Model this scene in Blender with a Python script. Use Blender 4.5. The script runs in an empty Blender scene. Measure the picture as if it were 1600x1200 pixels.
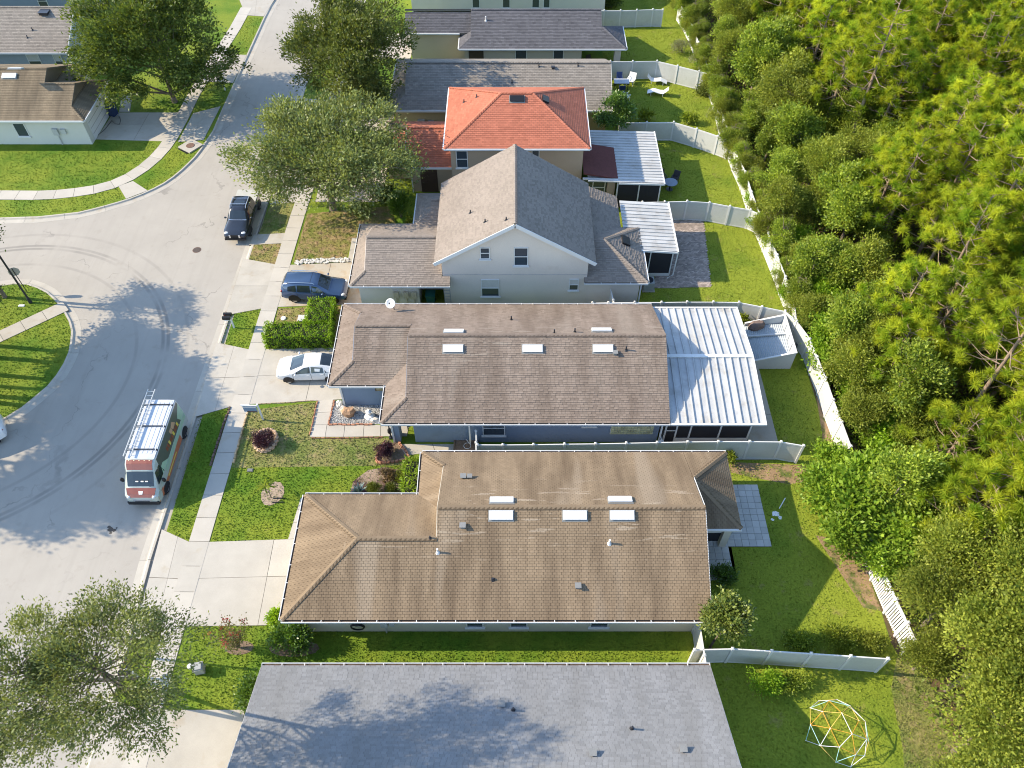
import bpy, bmesh, math, random
import numpy as np
from mathutils import Vector, Matrix, Euler
R = math.radians
rnd = random.Random(7)
S = bpy.context.scene
COL = S.collection

# ---------------------------------------------------------------- camera
H_CAM, PITCH, FPX = 40.0, 50.86, 1229.0          # metres above ground, degrees below the horizon, focal length in px of a 1600 px wide frame
cam_d = bpy.data.cameras.new('drone_camera'); cam = bpy.data.objects.new('drone_camera', cam_d); COL.objects.link(cam)
cam.location = (0, 0, H_CAM); cam.rotation_euler = (R(90 - PITCH), 0, 0)
cam_d.sensor_width = 36; cam_d.lens = 36 * FPX / 1600; cam_d.clip_start = .5; cam_d.clip_end = 2000
S.camera = cam
# ---------------------------------------------------------------- sky, sun, exposure
SUN_TO = Vector((-1.62, .17, 1.0)).normalized()   # direction towards the sun
W = bpy.data.worlds.new('World'); S.world = W; W.use_nodes = True
wn = W.node_tree.nodes; bg = wn['Background']
sky = wn.new('ShaderNodeTexSky'); sky.sky_type = 'NISHITA'; sky.sun_disc = False
sky.sun_elevation = math.asin(SUN_TO.z); sky.sun_rotation = math.atan2(SUN_TO.x, SUN_TO.y)
sky.air_density = 1.0; sky.dust_density = .3; sky.ozone_density = 1.6
W.node_tree.links.new(sky.outputs[0], bg.inputs[0]); bg.inputs[1].default_value = .15
sun_d = bpy.data.lights.new('sun', 'SUN'); sun = bpy.data.objects.new('sun', sun_d); COL.objects.link(sun)
sun_d.energy = 3.1; sun_d.angle = R(.5); sun_d.color = (1.0, .87, .67)
sun.rotation_euler = SUN_TO.to_track_quat('Z', 'Y').to_euler()
S.view_settings.view_transform = 'Standard'; S.view_settings.look = 'None'
S.view_settings.exposure = 1.54; S.view_settings.gamma = 1.0; S.view_settings.use_curve_mapping = False
S.cycles.filter_width = 1.05; S.cycles.max_bounces = 6; S.cycles.diffuse_bounces = 3; S.cycles.glossy_bounces = 2; S.cycles.transmission_bounces = 3
S.cycles.caustics_reflective = False; S.cycles.caustics_refractive = False

# ---------------------------------------------------------------- survey: a measured point of the photograph to its place on the ground (or at height z)
_ct, _st = math.cos(R(PITCH)), math.sin(R(PITCH))
def P(px, py, z=0.0):
    a, b = (px - 800) / FPX, (py - 600) / FPX
    t = (H_CAM - z) / (_st + b * _ct)
    return (a * t, (_ct - b * _st) * t, z)
def G(px, py, z=0.0):
    p = P(px, py, z); return (p[0], p[1])

# ---------------------------------------------------------------- materials
MATS = {}
def nodes(m): return m.node_tree.nodes, m.node_tree.links
def mixc(nt, fac, a, b, typ='MIX'):
    n = nt.nodes.new('ShaderNodeMix'); n.data_type = 'RGBA'; n.blend_type = typ
    for s, v in ((0, fac), (6, a), (7, b)):
        if hasattr(v, 'links') or hasattr(v, 'is_linked'): nt.links.new(v, n.inputs[s])
        else: n.inputs[s].default_value = v if s == 0 else (*v, 1)
    return n.outputs[2]
def noise(nt, scale, vec=None, detail=4, rough=.6, stretch=None):
    if vec is None: vec = nt.nodes.new('ShaderNodeNewGeometry').outputs['Position']
    if stretch:
        mp = nt.nodes.new('ShaderNodeMapping'); mp.inputs['Scale'].default_value = stretch
        nt.links.new(vec, mp.inputs[0]); vec = mp.outputs[0]
    n = nt.nodes.new('ShaderNodeTexNoise'); n.inputs['Scale'].default_value = scale
    n.inputs['Detail'].default_value = detail; n.inputs['Roughness'].default_value = rough
    nt.links.new(vec, n.inputs['Vector']); return n.outputs['Fac']
def ramp(nt, fac, lo, hi):
    n = nt.nodes.new('ShaderNodeMapRange'); n.inputs[1].default_value = lo; n.inputs[2].default_value = hi
    nt.links.new(fac, n.inputs[0]); return n.outputs[0]
def mul(nt, a, b):
    n = nt.nodes.new('ShaderNodeMath'); n.operation = 'MULTIPLY'
    for i, v in enumerate((a, b)):
        if hasattr(v, 'is_linked'): nt.links.new(v, n.inputs[i])
        else: n.inputs[i].default_value = v
    return n.outputs[0]
def attr(nt, name, out='Fac'):
    n = nt.nodes.new('ShaderNodeAttribute'); n.attribute_name = name; return n.outputs[out]
def gray_gain(nt, fac, lo, hi):   # a factor 0..1 turned into a grey multiplier
    n = nt.nodes.new('ShaderNodeMapRange'); n.inputs[3].default_value = lo; n.inputs[4].default_value = hi
    nt.links.new(fac, n.inputs[0])
    c = nt.nodes.new('ShaderNodeCombineColor')
    for i in range(3): nt.links.new(n.outputs[0], c.inputs[i])
    return c.outputs[0]
def bump(nt, bsdf, fac, strength, dist=.02):
    b = nt.nodes.new('ShaderNodeBump'); b.inputs['Strength'].default_value = strength; b.inputs['Distance'].default_value = dist
    nt.links.new(fac, b.inputs['Height']); nt.links.new(b.outputs[0], bsdf.inputs['Normal'])
def new_mat(name):
    m = bpy.data.materials.new(name); m.use_nodes = True; MATS[name] = m
    return m, m.node_tree, m.node_tree.nodes['Principled BSDF']
def M(name, col, rough=.8, var=.12, scale=2.0, fine=.08, fscale=25, tint=0, orand=0, metal=0, spec=.3, bmp=0, coat=0, dirt=None):
    if name in MATS: return MATS[name]
    m, nt, b = new_mat(name)
    c = (col[0], col[1], col[2])
    out = None
    f1 = noise(nt, scale)
    out = mixc(nt, 1.0, c, gray_gain(nt, f1, 1 - 2 * var, 1 + 2 * var), 'MULTIPLY')
    if fine:
        f2 = noise(nt, fscale, detail=2)
        out = mixc(nt, 1.0, out, gray_gain(nt, f2, 1 - 2 * fine, 1 + 2 * fine), 'MULTIPLY')
        if bmp: bump(nt, b, f2, bmp)
    if tint: out = mixc(nt, 1.0, out, gray_gain(nt, attr(nt, 'tint'), 1 - tint, 1 + tint), 'MULTIPLY')
    if orand:
        oi = nt.nodes.new('ShaderNodeObjectInfo')
        out = mixc(nt, 1.0, out, gray_gain(nt, oi.outputs['Random'], 1 - orand, 1 + orand), 'MULTIPLY')
    if dirt:
        f3 = ramp(nt, noise(nt, dirt[1], detail=6), dirt[2], dirt[3])
        out = mixc(nt, f3, out, dirt[0])
    nt.links.new(out, b.inputs['Base Color'])
    b.inputs['Roughness'].default_value = rough; b.inputs['Metallic'].default_value = metal
    b.inputs['Specular IOR Level'].default_value = spec
    if coat: b.inputs['Coat Weight'].default_value = coat; b.inputs['Coat Roughness'].default_value = .05
    return m
def shingle_mat(name, col, tint=.2, streak=None, streak_amt=.6, warm=None, pale=None):
    m, nt, b = new_mat(name)
    out = mixc(nt, 1.0, col, gray_gain(nt, attr(nt, 'tint'), 1 - tint, 1 + tint), 'MULTIPLY')
    out = mixc(nt, 1.0, out, gray_gain(nt, noise(nt, .5), .8, 1.2), 'MULTIPLY')
    out = mixc(nt, 1.0, out, gray_gain(nt, noise(nt, 30, detail=2), .8, 1.2), 'MULTIPLY')
    if streak:   # algae streaks run down the slope
        uv = attr(nt, 'plane_uv', 'Vector')
        f = ramp(nt, noise(nt, 1.0, uv, detail=5, stretch=(.8, .12, 1)), .42, .66)
        out = mixc(nt, mul(nt, f, streak_amt), out, streak)
    if pale:     # bleached strips in the courses just below the ridge
        uv = attr(nt, 'plane_uv', 'Vector'); sp = nt.nodes.new('ShaderNodeSeparateXYZ'); nt.links.new(uv, sp.inputs[0])
        f = ramp(nt, noise(nt, 1.0, uv, detail=3, stretch=(.42, 3.2, 1)), .60, .64)
        out = mixc(nt, mul(nt, mul(nt, f, ramp(nt, sp.outputs[1], 2.4, 4.4)), .6), out, pale)
        g = ramp(nt, noise(nt, 1.0, uv, detail=2, stretch=(.33, .05, 1)), .58, .66)
        out = mixc(nt, mul(nt, g, .45), out, tuple(x*.9 for x in pale))
    if warm:
        f = ramp(nt, noise(nt, .35, detail=3), .5, .72)
        out = mixc(nt, mul(nt, f, .6), out, warm)
    nt.links.new(out, b.inputs['Base Color']); b.inputs['Roughness'].default_value = .9
    b.inputs['Specular IOR Level'].default_value = .15
    return m
def lawn_mat(name, green, yellow, straw, straw_lo=.6, straw_hi=.75, ymix=(.35, .65), scale=1.0):
    m, nt, b = new_mat(name)
    big = ramp(nt, noise(nt, .30 * scale, detail=3), *ymix)
    out = mixc(nt, big, green, yellow)
    st = ramp(nt, noise(nt, .9 * scale, detail=6, rough=.7), straw_lo, straw_hi)
    out = mixc(nt, st, out, straw)
    f = noise(nt, 9, detail=3)
    out = mixc(nt, 1.0, out, gray_gain(nt, f, .55, 1.45), 'MULTIPLY')
    out = mixc(nt, 1.0, out, gray_gain(nt, noise(nt, 45, detail=1), .7, 1.3), 'MULTIPLY')
    nt.links.new(out, b.inputs['Base Color']); b.inputs['Roughness'].default_value = .85
    b.inputs['Specular IOR Level'].default_value = .15
    bump(nt, b, f, .6, .08)
    return m
def leaf_mat(name, c1, c2, transl=.35, tint=.45, gloss=.12):
    m, nt, b = new_mat(name)
    t = attr(nt, 'tint')
    out = mixc(nt, t, c1, c2)
    oi = nt.nodes.new('ShaderNodeObjectInfo')
    out = mixc(nt, 1.0, out, gray_gain(nt, oi.outputs['Random'], .82, 1.18), 'MULTIPLY')
    out = mixc(nt, 1.0, out, gray_gain(nt, noise(nt, .6, detail=2), .75, 1.25), 'MULTIPLY')
    nt.links.new(out, b.inputs['Base Color']); b.inputs['Roughness'].default_value = .45
    b.inputs['Specular IOR Level'].default_value = gloss * 2
    tr = nt.nodes.new('ShaderNodeBsdfTranslucent'); mx = nt.nodes.new('ShaderNodeMixShader'); mx.inputs[0].default_value = transl
    tc = mixc(nt, 1.0, out, (1.25, 1.15, .5), 'MULTIPLY')
    nt.links.new(tc, tr.inputs[0])
    nt.links.new(b.outputs[0], mx.inputs[1]); nt.links.new(tr.outputs[0], mx.inputs[2])
    nt.links.new(mx.outputs[0], nt.nodes['Material Output'].inputs[0])
    return m
def glass_mat(name, col, rough=.08, spec=.6):
    m, nt, b = new_mat(name)
    b.inputs['Base Color'].default_value = (*col, 1); b.inputs['Roughness'].default_value = rough
    b.inputs['Specular IOR Level'].default_value = spec
    return m

white_vinyl = M('white_vinyl', (.60,.595,.57), .45, .04, 1.2, .03, 12)
fence_panel_m = M('fence_vinyl', (.50,.50,.46), .5, .07, 1.0, .05, 9, dirt=((.38, .40, .28), 1.3, .62, .85))
white_trim = M('white_trim', (.66,.655,.63), .45, .03, 2, .02, 20)
concrete = M('concrete', (.42,.385,.325), .85, .08, .8, .05, 30, orand=.06, bmp=.1, dirt=((.36, .30, .21), .7, .62, .86))
old_concrete = M('old_concrete', (.40,.365,.305), .85, .10, .8, .06, 30, orand=.07, bmp=.1, dirt=((.33, .27, .19), .9, .56, .8))
joint_dark = M('joint_filler', (.16, .14, .11), .95)
mulch = M('mulch', (.20, .14, .095), .95, .25, 6, .3, 40, bmp=.8)
dark_mulch = M('dark_mulch', (.075, .035, .035), .95, .25, 6, .3, 40, bmp=.8)
black_plastic = M('black_plastic', (.015, .015, .017), .4, .05)
dark_metal = M('dark_metal', (.06, .06, .065), .4, .1, metal=.6)
tyre_m = M('tyre_rubber', (.018, .018, .019), .85, .1)
rim_m = M('alloy_rim', (.55, .56, .58), .3, .05, metal=.8)
chrome = M('chrome', (.75, .76, .78), .18, .02, metal=.9)
win_glass = glass_mat('window_glass', (.045, .06, .075))
car_glass = glass_mat('car_glass', (.02, .028, .032), .05, .8)
screen_m = glass_mat('insect_screen', (.030, .030, .034), .75, .2)
blind_m = M('window_blind', (.55, .53, .48), .7, .05)
bark = M('tree_bark', (.17, .135, .10), .95, .2, 3, .25, 20, bmp=.6)
pale_bark = M('pale_bark', (.36, .31, .25), .9, .2, 3, .2, 20, bmp=.4)
pine_bark = M('pine_bark', (.23, .17, .125), .95, .2, 3, .25, 15, bmp=.6)

# ---------------------------------------------------------------- mesh helper
class MB:
    def __init__(s): s.v = []; s.f = []; s.t = []
    def add(s, vs, fs, t=.5):
        o = len(s.v); s.v += [tuple(p) for p in vs]
        for f in fs: s.f.append(tuple(i + o for i in f)); s.t.append(t)
        return s
    def box(s, x0, y0, z0, x1, y1, z1, t=.5):
        vs = [(x0,y0,z0),(x1,y0,z0),(x1,y1,z0),(x0,y1,z0),(x0,y0,z1),(x1,y0,z1),(x1,y1,z1),(x0,y1,z1)]
        return s.add(vs, [(3,2,1,0),(4,5,6,7),(0,1,5,4),(1,2,6,5),(2,3,7,6),(3,0,4,7)], t)
    def prism(s, poly, z0, z1, t=.5):
        n = len(poly)
        a = sum(poly[i][0]*poly[(i+1)%n][1]-poly[(i+1)%n][0]*poly[i][1] for i in range(n))
        if a < 0: poly = poly[::-1]
        vs = [(x,y,z0) for x,y in poly] + [(x,y,z1) for x,y in poly]
        fs = [tuple(range(n-1,-1,-1)), tuple(range(n,2*n))] + [(i,(i+1)%n,n+(i+1)%n,n+i) for i in range(n)]
        return s.add(vs, fs, t)
    def slab3(s, poly3, thick, t=.5):       # planar 3D polygon (ccw from above) thickened downwards
        n = len(poly3); vs = [tuple(p) for p in poly3] + [(p[0],p[1],p[2]-thick) for p in poly3]
        return s.add(vs, [tuple(range(n)), tuple(range(2*n-1,n-1,-1))] + [(i,n+i,n+(i+1)%n,(i+1)%n) for i in range(n)], t)
    def beam(s, p0, p1, w, h, t=.5, up=(0,0,1)):   # square bar between two points
        p0, p1 = Vector(p0), Vector(p1); d = (p1-p0).normalized()
        side = d.cross(Vector(up)); side = side.normalized() if side.length > 1e-4 else Vector((1,0,0))
        u = side.cross(d).normalized(); a, b = side*w/2, u*h/2
        vs = [p0-a-b,p0+a-b,p0+a+b,p0-a+b,p1-a-b,p1+a-b,p1+a+b,p1-a+b]
        return s.add(vs, [(0,1,2,3),(7,6,5,4),(1,0,4,5),(2,1,5,6),(3,2,6,7),(0,3,7,4)], t)
    def tube(s, pts, rad, n=6, t=.5, cap=True):
        pts = [Vector(p) for p in pts]; rings = []; o = len(s.v); ref = Vector((.31,.17,.93))
        for i, p in enumerate(pts):
            d = (pts[min(i+1,len(pts)-1)] - pts[max(i-1,0)]).normalized()
            a = d.cross(ref)
            if a.length < .05: a = d.cross(Vector((1,0,0)))
            a.normalize(); b = d.cross(a); r = rad[i] if hasattr(rad,'__len__') else rad
            s.v += [tuple(p + a*math.cos(2*math.pi*k/n)*r + b*math.sin(2*math.pi*k/n)*r) for k in range(n)]
        for i in range(len(pts)-1):
            for k in range(n):
                s.f.append((o+i*n+k, o+i*n+(k+1)%n, o+(i+1)*n+(k+1)%n, o+(i+1)*n+k)); s.t.append(t)
        if cap:
            s.f.append(tuple(o+k for k in range(n-1,-1,-1))); s.t.append(t)
            e = o+(len(pts)-1)*n; s.f.append(tuple(e+k for k in range(n))); s.t.append(t)
        return s
    def cyl(s, x, y, z0, z1, r0, r1=None, n=12, t=.5):
        return s.tube([(x,y,z0),(x,y,z1)], [r0, r0 if r1 is None else r1], n, t)
    def lathe(s, prof, n=16, c=(0,0,0), t=.5):
        o = len(s.v)
        for r, z in prof: s.v += [(c[0]+r*math.cos(2*math.pi*k/n), c[1]+r*math.sin(2*math.pi*k/n), c[2]+z) for k in range(n)]
        for i in range(len(prof)-1):
            for k in range(n): s.f.append((o+i*n+k,o+i*n+(k+1)%n,o+(i+1)*n+(k+1)%n,o+(i+1)*n+k)); s.t.append(t)
        s.f.append(tuple(o+k for k in range(n-1,-1,-1))); s.t.append(t)
        e = o+(len(prof)-1)*n; s.f.append(tuple(e+k for k in range(n))); s.t.append(t)
        return s
    def blob(s, c, r, seed=0, rough=.2, n=8, t=.5, flat=1.0):
        q = random.Random(seed); o = len(s.v); m = n
        s.v.append((c[0],c[1],c[2]+r*flat))
        for i in range(1, m//2):
            th = math.pi*i/(m//2)
            for k in range(m):
                rr = r*(1+q.uniform(-rough,rough)); ph = 2*math.pi*k/m
                s.v.append((c[0]+rr*math.sin(th)*math.cos(ph), c[1]+rr*math.sin(th)*math.sin(ph), c[2]+rr*flat*math.cos(th)))
        s.v.append((c[0],c[1],c[2]-r*flat)); L = len(s.v)-1; nr = m//2-1
        for k in range(m): s.f.append((o,o+1+k,o+1+(k+1)%m)); s.t.append(t)
        for i in range(nr-1):
            for k in range(m):
                a=o+1+i*m; s.f.append((a+k,a+m+k,a+m+(k+1)%m,a+(k+1)%m)); s.t.append(t)
        a=o+1+(nr-1)*m
        for k in range(m): s.f.append((a+k,L,a+(k+1)%m)); s.t.append(t)
        return s
    def mesh(s, name, mat, smooth=False, angle=None):
        me = bpy.data.meshes.new(name); me.from_pydata(s.v, [], s.f); me.update()
        if any(abs(x-.5) > 1e-3 for x in s.t):
            a = me.attributes.new('tint', 'FLOAT', 'FACE'); a.data.foreach_set('value', np.array(s.t, dtype=np.float32))
        for m in (mat if isinstance(mat,(list,tuple)) else [mat]): me.materials.append(m)
        if smooth:
            me.polygons.foreach_set('use_smooth', [True]*len(me.polygons))
            if angle: me.set_sharp_from_angle(angle=R(angle))
        return me
    def build(s, name, mat, parent=None, smooth=False, angle=None, **kw):
        return link(name, s.mesh(name, mat, smooth, angle), parent, **kw)
def link(name, me, parent=None, loc=None, rot=None, scale=None, label=None, kind=None):
    o = bpy.data.objects.new(name, me); COL.objects.link(o)
    if parent is not None: o.parent = parent
    if loc is not None: o.location = loc
    if rot is not None: o.rotation_euler = rot
    if scale is not None: o.scale = scale
    if label: o['label'] = label
    if kind: o['kind'] = kind
    return o
def tag(o, label, cat, group=None, kind=None):
    o['label'] = label; o['category'] = cat
    if group: o['group'] = group
    if kind: o['kind'] = kind
    return o
def thing(name, label, cat, loc=(0,0,0), rz=0, group=None, kind=None):
    o = bpy.data.objects.new(name, None); COL.objects.link(o); o.empty_display_size = .3
    o.location = loc; o.rotation_euler = (0,0,rz)
    return tag(o, label, cat, group, kind)
def structure(o): o['kind'] = 'structure'; return o
def holder(name):
    o = bpy.data.objects.new(name, None); COL.objects.link(o); o['kind'] = 'structure'; return o
def fast_mesh(name, verts, nper, mat, tint=None):
    """verts (N*nper,3): N polygons of nper corners each, no shared vertices."""
    n = len(verts)//nper; me = bpy.data.meshes.new(name)
    me.vertices.add(len(verts)); me.vertices.foreach_set('co', np.ascontiguousarray(verts, dtype=np.float32).ravel())
    me.loops.add(len(verts)); me.loops.foreach_set('vertex_index', np.arange(len(verts), dtype=np.int32))
    me.polygons.add(n); me.polygons.foreach_set('loop_start', np.arange(0, len(verts), nper, dtype=np.int32))
    me.polygons.foreach_set('loop_total', np.full(n, nper, dtype=np.int32))
    me.update(calc_edges=True)
    if tint is not None:
        a = me.attributes.new('tint', 'FLOAT', 'FACE'); a.data.foreach_set('value', tint.astype(np.float32))
    me.materials.append(mat); return me
# ================================================================ THE GROUND
road_m, _nt, _b = new_mat('road_surface')
_c = mixc(_nt, 1.0, (.352,.320,.272), gray_gain(_nt, noise(_nt, .35, detail=5), .86, 1.14), 'MULTIPLY')
_c = mixc(_nt, 1.0, _c, gray_gain(_nt, noise(_nt, 40, detail=2), .86, 1.14), 'MULTIPLY')
_c = mixc(_nt, ramp(_nt, noise(_nt, 1.1, detail=8, rough=.75), .56, .80), _c, (.285,.255,.21))
_c = mixc(_nt, mul(_nt, ramp(_nt, noise(_nt, 1.0, stretch=(2.2, .08, 1), detail=4), .5, .8), .35), _c, (.285,.26,.22))
def tyre_arc(c, cx, cy, r, w, amt):     # rubber marks: thin circular arcs worn into the surface
    geo = _nt.nodes.new('ShaderNodeNewGeometry'); v = _nt.nodes.new('ShaderNodeVectorMath'); v.operation = 'DISTANCE'
    sep = _nt.nodes.new('ShaderNodeSeparateXYZ'); _nt.links.new(geo.outputs['Position'], sep.inputs[0])
    cmb = _nt.nodes.new('ShaderNodeCombineXYZ'); _nt.links.new(sep.outputs[0], cmb.inputs[0]); _nt.links.new(sep.outputs[1], cmb.inputs[1])
    _nt.links.new(cmb.outputs[0], v.inputs[0]); v.inputs[1].default_value = (cx, cy, 0)
    m = _nt.nodes.new('ShaderNodeMath'); m.operation = 'SUBTRACT'; _nt.links.new(v.outputs['Value'], m.inputs[0]); m.inputs[1].default_value = r
    a = _nt.nodes.new('ShaderNodeMath'); a.operation = 'ABSOLUTE'; _nt.links.new(m.outputs[0], a.inputs[0])
    f = _nt.nodes.new('ShaderNodeMapRange'); f.inputs[1].default_value = w; f.inputs[2].default_value = w*.4; f.inputs[3].default_value = 0; f.inputs[4].default_value = amt
    _nt.links.new(a.outputs[0], f.inputs[0])
    g = mul(_nt, f.outputs[0], ramp(_nt, noise(_nt, .25, detail=3), .35, .55))
    return mixc(_nt, g, c, (.18,.165,.145))
for r_, a_ in ((12.45, .6), (12.8, .6), (10.7, .28), (14.1, .22)):
    _c = tyre_arc(_c, -36.1, 33.5, r_, .16, a_)
_v = _nt.nodes.new('ShaderNodeTexVoronoi'); _v.feature = 'DISTANCE_TO_EDGE'; _v.inputs['Scale'].default_value = .11
_g = _nt.nodes.new('ShaderNodeNewGeometry'); _nz = _nt.nodes.new('ShaderNodeTexNoise'); _nz.inputs['Scale'].default_value = .7; _nz.inputs['Detail'].default_value = 6
_nt.links.new(_g.outputs['Position'], _nz.inputs['Vector'])
_va = _nt.nodes.new('ShaderNodeVectorMath'); _va.operation = 'MULTIPLY_ADD'; _va.inputs[1].default_value = (3.4, 3.4, 0); _nt.links.new(_nz.outputs['Color'], _va.inputs[0]); _nt.links.new(_g.outputs['Position'], _va.inputs[2]); _nt.links.new(_va.outputs[0], _v.inputs['Vector'])
_c = mixc(_nt, mul(_nt, ramp(_nt, _v.outputs['Distance'], .006, .002), mul(_nt, ramp(_nt, noise(_nt, .3, detail=2), .45, .6), .5)), _c, (.17, .155, .135))
_nt.links.new(_c, _b.inputs['Base Color']); _b.inputs['Roughness'].default_value = .85; _b.inputs['Specular IOR Level'].default_value = .2

lawn_bright = lawn_mat('lawn_grass_bright', (.085, .160, .012), (.185, .225, .022), (.27, .22, .09), .66, .82)
lawn_dull = lawn_mat('lawn_grass_dull', (.125, .165, .035), (.215, .205, .065), (.30, .225, .115), .50, .70, scale=1.6)
lawn_dry = lawn_mat('lawn_grass_dry', (.14, .17, .03), (.24, .205, .065), (.31, .215, .11), .44, .62, scale=1.4)
lawn_yard = lawn_mat('lawn_grass_yard', (.100, .160, .014), (.200, .240, .024), (.27, .21, .085), .58, .78, ymix=(.22,.52))
soil_m = M('bare_soil', (.27, .18, .10), .95, .2, 2, .25, 25, bmp=.6, dirt=((.10, .12, .03), 1.2, .5, .62))
litter_m = M('leaf_litter', (.13, .085, .045), .95, .3, 1.2, .3, 18, bmp=.6, dirt=((.045, .065, .015), .5, .45, .62))

structure(MB().box(-600, -600, -.7, 600, 600, -.5).build('ground', litter_m))
structure(MB().box(-92, -30, -.5, -19.6, 140, -.1).build('road', road_m))
LAWNS = []          # (polygon, material, blades per m2) for the standing grass
SOLID = []          # polygons the grass keeps clear of
def lawn(poly, mat, z=0.0, dens=30, thick=.3, grass=True):
    structure(MB().prism(poly, z-thick, z).build('lawn', mat))
    if grass: LAWNS.append((poly, mat, dens, z))
def px(*pts): return [G(*p) for p in pts]

# right of the street
lawn([(-19.72, -12), (19.6, -12), (19.6, 140), (-19.35, 140), (-19.6, 52)], lawn_bright, 0, grass=False)
structure(MB().prism([(19.6, -12), (150, -12), (150, 140), (19.6, 140)], -.3, -.002).build('forest_floor', litter_m))
yard = [(9.0, 4), (20.3, 4), (20.1, 7), (20.7, 10), (20.2, 13), (19.55, 15.5), (19.55, 95), (9.0, 95)]
lawn(yard, lawn_yard, .004, 26, .02)
LAWNS.append((px((300,978),(440,976),(1062,985),(1062,1046),(700,1082),(385,1110),(246,1110)), lawn_bright, 45, 0))
LAWNS.append((px((330,847),(362,731),(640,728),(560,775),(470,778),(452,846)), lawn_bright, 45, 0))
lawn(px((388,641),(497,628),(484,684),(607,684),(640,727),(362,731)), lawn_dull, .006, 45, .02)
lawn(px((480,334),(610,322),(625,372),(550,374),(541,406),(458,411)), lawn_dry, .006, 34, .02)
lawn(px((435,482),(536,478),(531,500),(520,545),(420,545)), lawn_dry, .006, 30, .02)
lawn(px((404,366),(428,305),(462,305),(447,364)), lawn_dull, .006, 30, .02)
lawn(px((389,405),(397,382),(443,380),(434,414)), lawn_dry, .006, 34, .02)
LAWNS.append((px((360,491),(410,481),(389,547),(345,537)), lawn_bright, 36, 0))
LAWNS.append((px((312,649),(358,636),(295,846),(261,830)), lawn_bright, 42, 0))
LAWNS.append((px((261,981),(216,1000),(190,1080),(222,1080)), lawn_bright, 42, 0))
# soil and bark where the lawn has failed
structure(MB().prism(px((1140,722),(1256,727),(1272,748),(1235,757),(1170,745),(1142,738)), -.02, .009).build('soil_patch', soil_m))
structure(MB().prism([(18.9,25.2),(21.2,25.2),(21.2,31.5),(19.7,31.5)], -.02, .009).build('soil_patch', soil_m))
structure(MB().prism([(17.2,21.5),(19.4,21.0),(19.6,17.0),(18.7,17.2)], -.02, .009).build('soil_patch', soil_m))
lawn([(17.9,7.2),(19.0,6.2),(20.6,6.4),(21.2,9.5),(20.9,13.6),(19.7,14.6),(18.9,13.0),(18.6,10.2)], lawn_dull, .010, 60, .02)

# left of the street
curb_far = [G(*p) for p in ((430,-8),(412,27),(347,170),(332,205),(318,225),(306,242),(285,263),(262,282),(232,298),(196,312),(160,322),(125,331),(62,338),(0,340),(-90,340),(-220,338))]
lawn(curb_far + [(-92, curb_far[-1][1]), (-92, 140), (curb_far[0][0]+1, 140)], lawn_bright, 0, grass=False)
curb_isle = [G(*p) for p in ((-220,452),(-60,450),(0,447),(30,443),(50,446),(75,459),(92,476),(107,500),(112,522),(107,550),(95,577),(75,602),(37,634),(0,657))] + [(-36.2,28.4),(-39.5,26.2),(-42.5,22),(-44,15),(-45,0)]
lawn(curb_isle + [(-92, curb_isle[-1][1]), (-92, curb_isle[0][1])], lawn_bright, 0, grass=False)
LAWNS.append((px((-30,447),(30,443),(50,446),(75,459),(92,476),(107,500),(112,522),(107,550),(75,602),(37,634),(0,657),(-30,670)), lawn_bright, 26, 0))
LAWNS.append((px((-20,222),(152,222),(254,222),(238,248),(205,270),(150,290),(100,298),(-20,299)), lawn_bright, 20, 0))
LAWNS.append((px((-20,312),(100,311),(150,302),(185,293),(195,311),(125,330),(0,339),(-20,339)), lawn_bright, 20, 0))
LAWNS.append((px((211,288),(245,262),(277,224),(288,222),(306,240),(262,281),(232,297)), lawn_bright, 20, 0))
LAWNS.append((px((208,174),(222,140),(310,130),(283,175)), lawn_bright, 18, 0))
LAWNS.append((px((302,177),(325,128),(362,131),(347,169)), lawn_bright, 18, 0))
LAWNS.append((px((362,86),(383,26),(410,28),(386,84)), lawn_bright, 16, 0))

# ---------------------------------------------------------------- kerbs, in cast sections
def resample(pts, step):
    out = [Vector((*pts[0], 0))]; acc = 0
    for a, b in zip(pts, pts[1:]):
        a, b = Vector((*a, 0)), Vector((*b, 0)); L = (b-a).length; d = step-acc
        while d <= L:
            out.append(a+(b-a)*(d/L)); d += step
        acc = (acc+L) % step
    return out
def curb(name, pts, side, step=3.0):
    root = holder(name); q = resample(pts, step/3)
    prof = ((0,.012),(.13,.012),(.22,-.07),(.30,-.088),(.66,-.094),(.66,-.22),(0,-.22))
    def offs(i, d):
        t = (q[min(i+1,len(q)-1)]-q[max(i-1,0)]).normalized(); n = Vector((-t.y, t.x, 0))*side
        return q[i]+n*d
    for i0 in range(0, len(q)-1, 3):
        i1 = min(i0+3, len(q)-1); mb = MB(); rows = []
        for i in range(i0, i1+1):
            t = (q[min(i+1,len(q)-1)]-q[max(i-1,0)]).normalized()
            sh = t*.012 if i == i0 else (-t*.012 if i == i1 else Vector((0,0,0)))
            rows.append([(offs(i,d)+sh)+Vector((0,0,z)) for d, z in prof])
        vs = [p for r in rows for p in r]; n = len(prof); fs = []
        for r in range(len(rows)-1):
            for k in range(n): 
                f = (r*n+k, r*n+(k+1)%n, (r+1)*n+(k+1)%n, (r+1)*n+k); fs.append(f if side > 0 else f[::-1])
        e = (len(rows)-1)*n
        fs.append(tuple(range(n)) if side < 0 else tuple(range(n-1,-1,-1))); fs.append(tuple(e+k for k in range(n-1,-1,-1)) if side < 0 else tuple(e+k for k in range(n)))
        mb.add(vs, fs); mb.build('curb_section', old_concrete, root)
right_curb = [(-19.75, 2), (-19.75, 14), (-20.05, 20), (-20.02, 31), (-19.85, 42), (-19.68, 52), (-19.4, 75), (-19.2, 110)]
curb('curb', right_curb, 1)
curb('curb', curb_far, 1)
curb('curb', curb_isle, 1)

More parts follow.
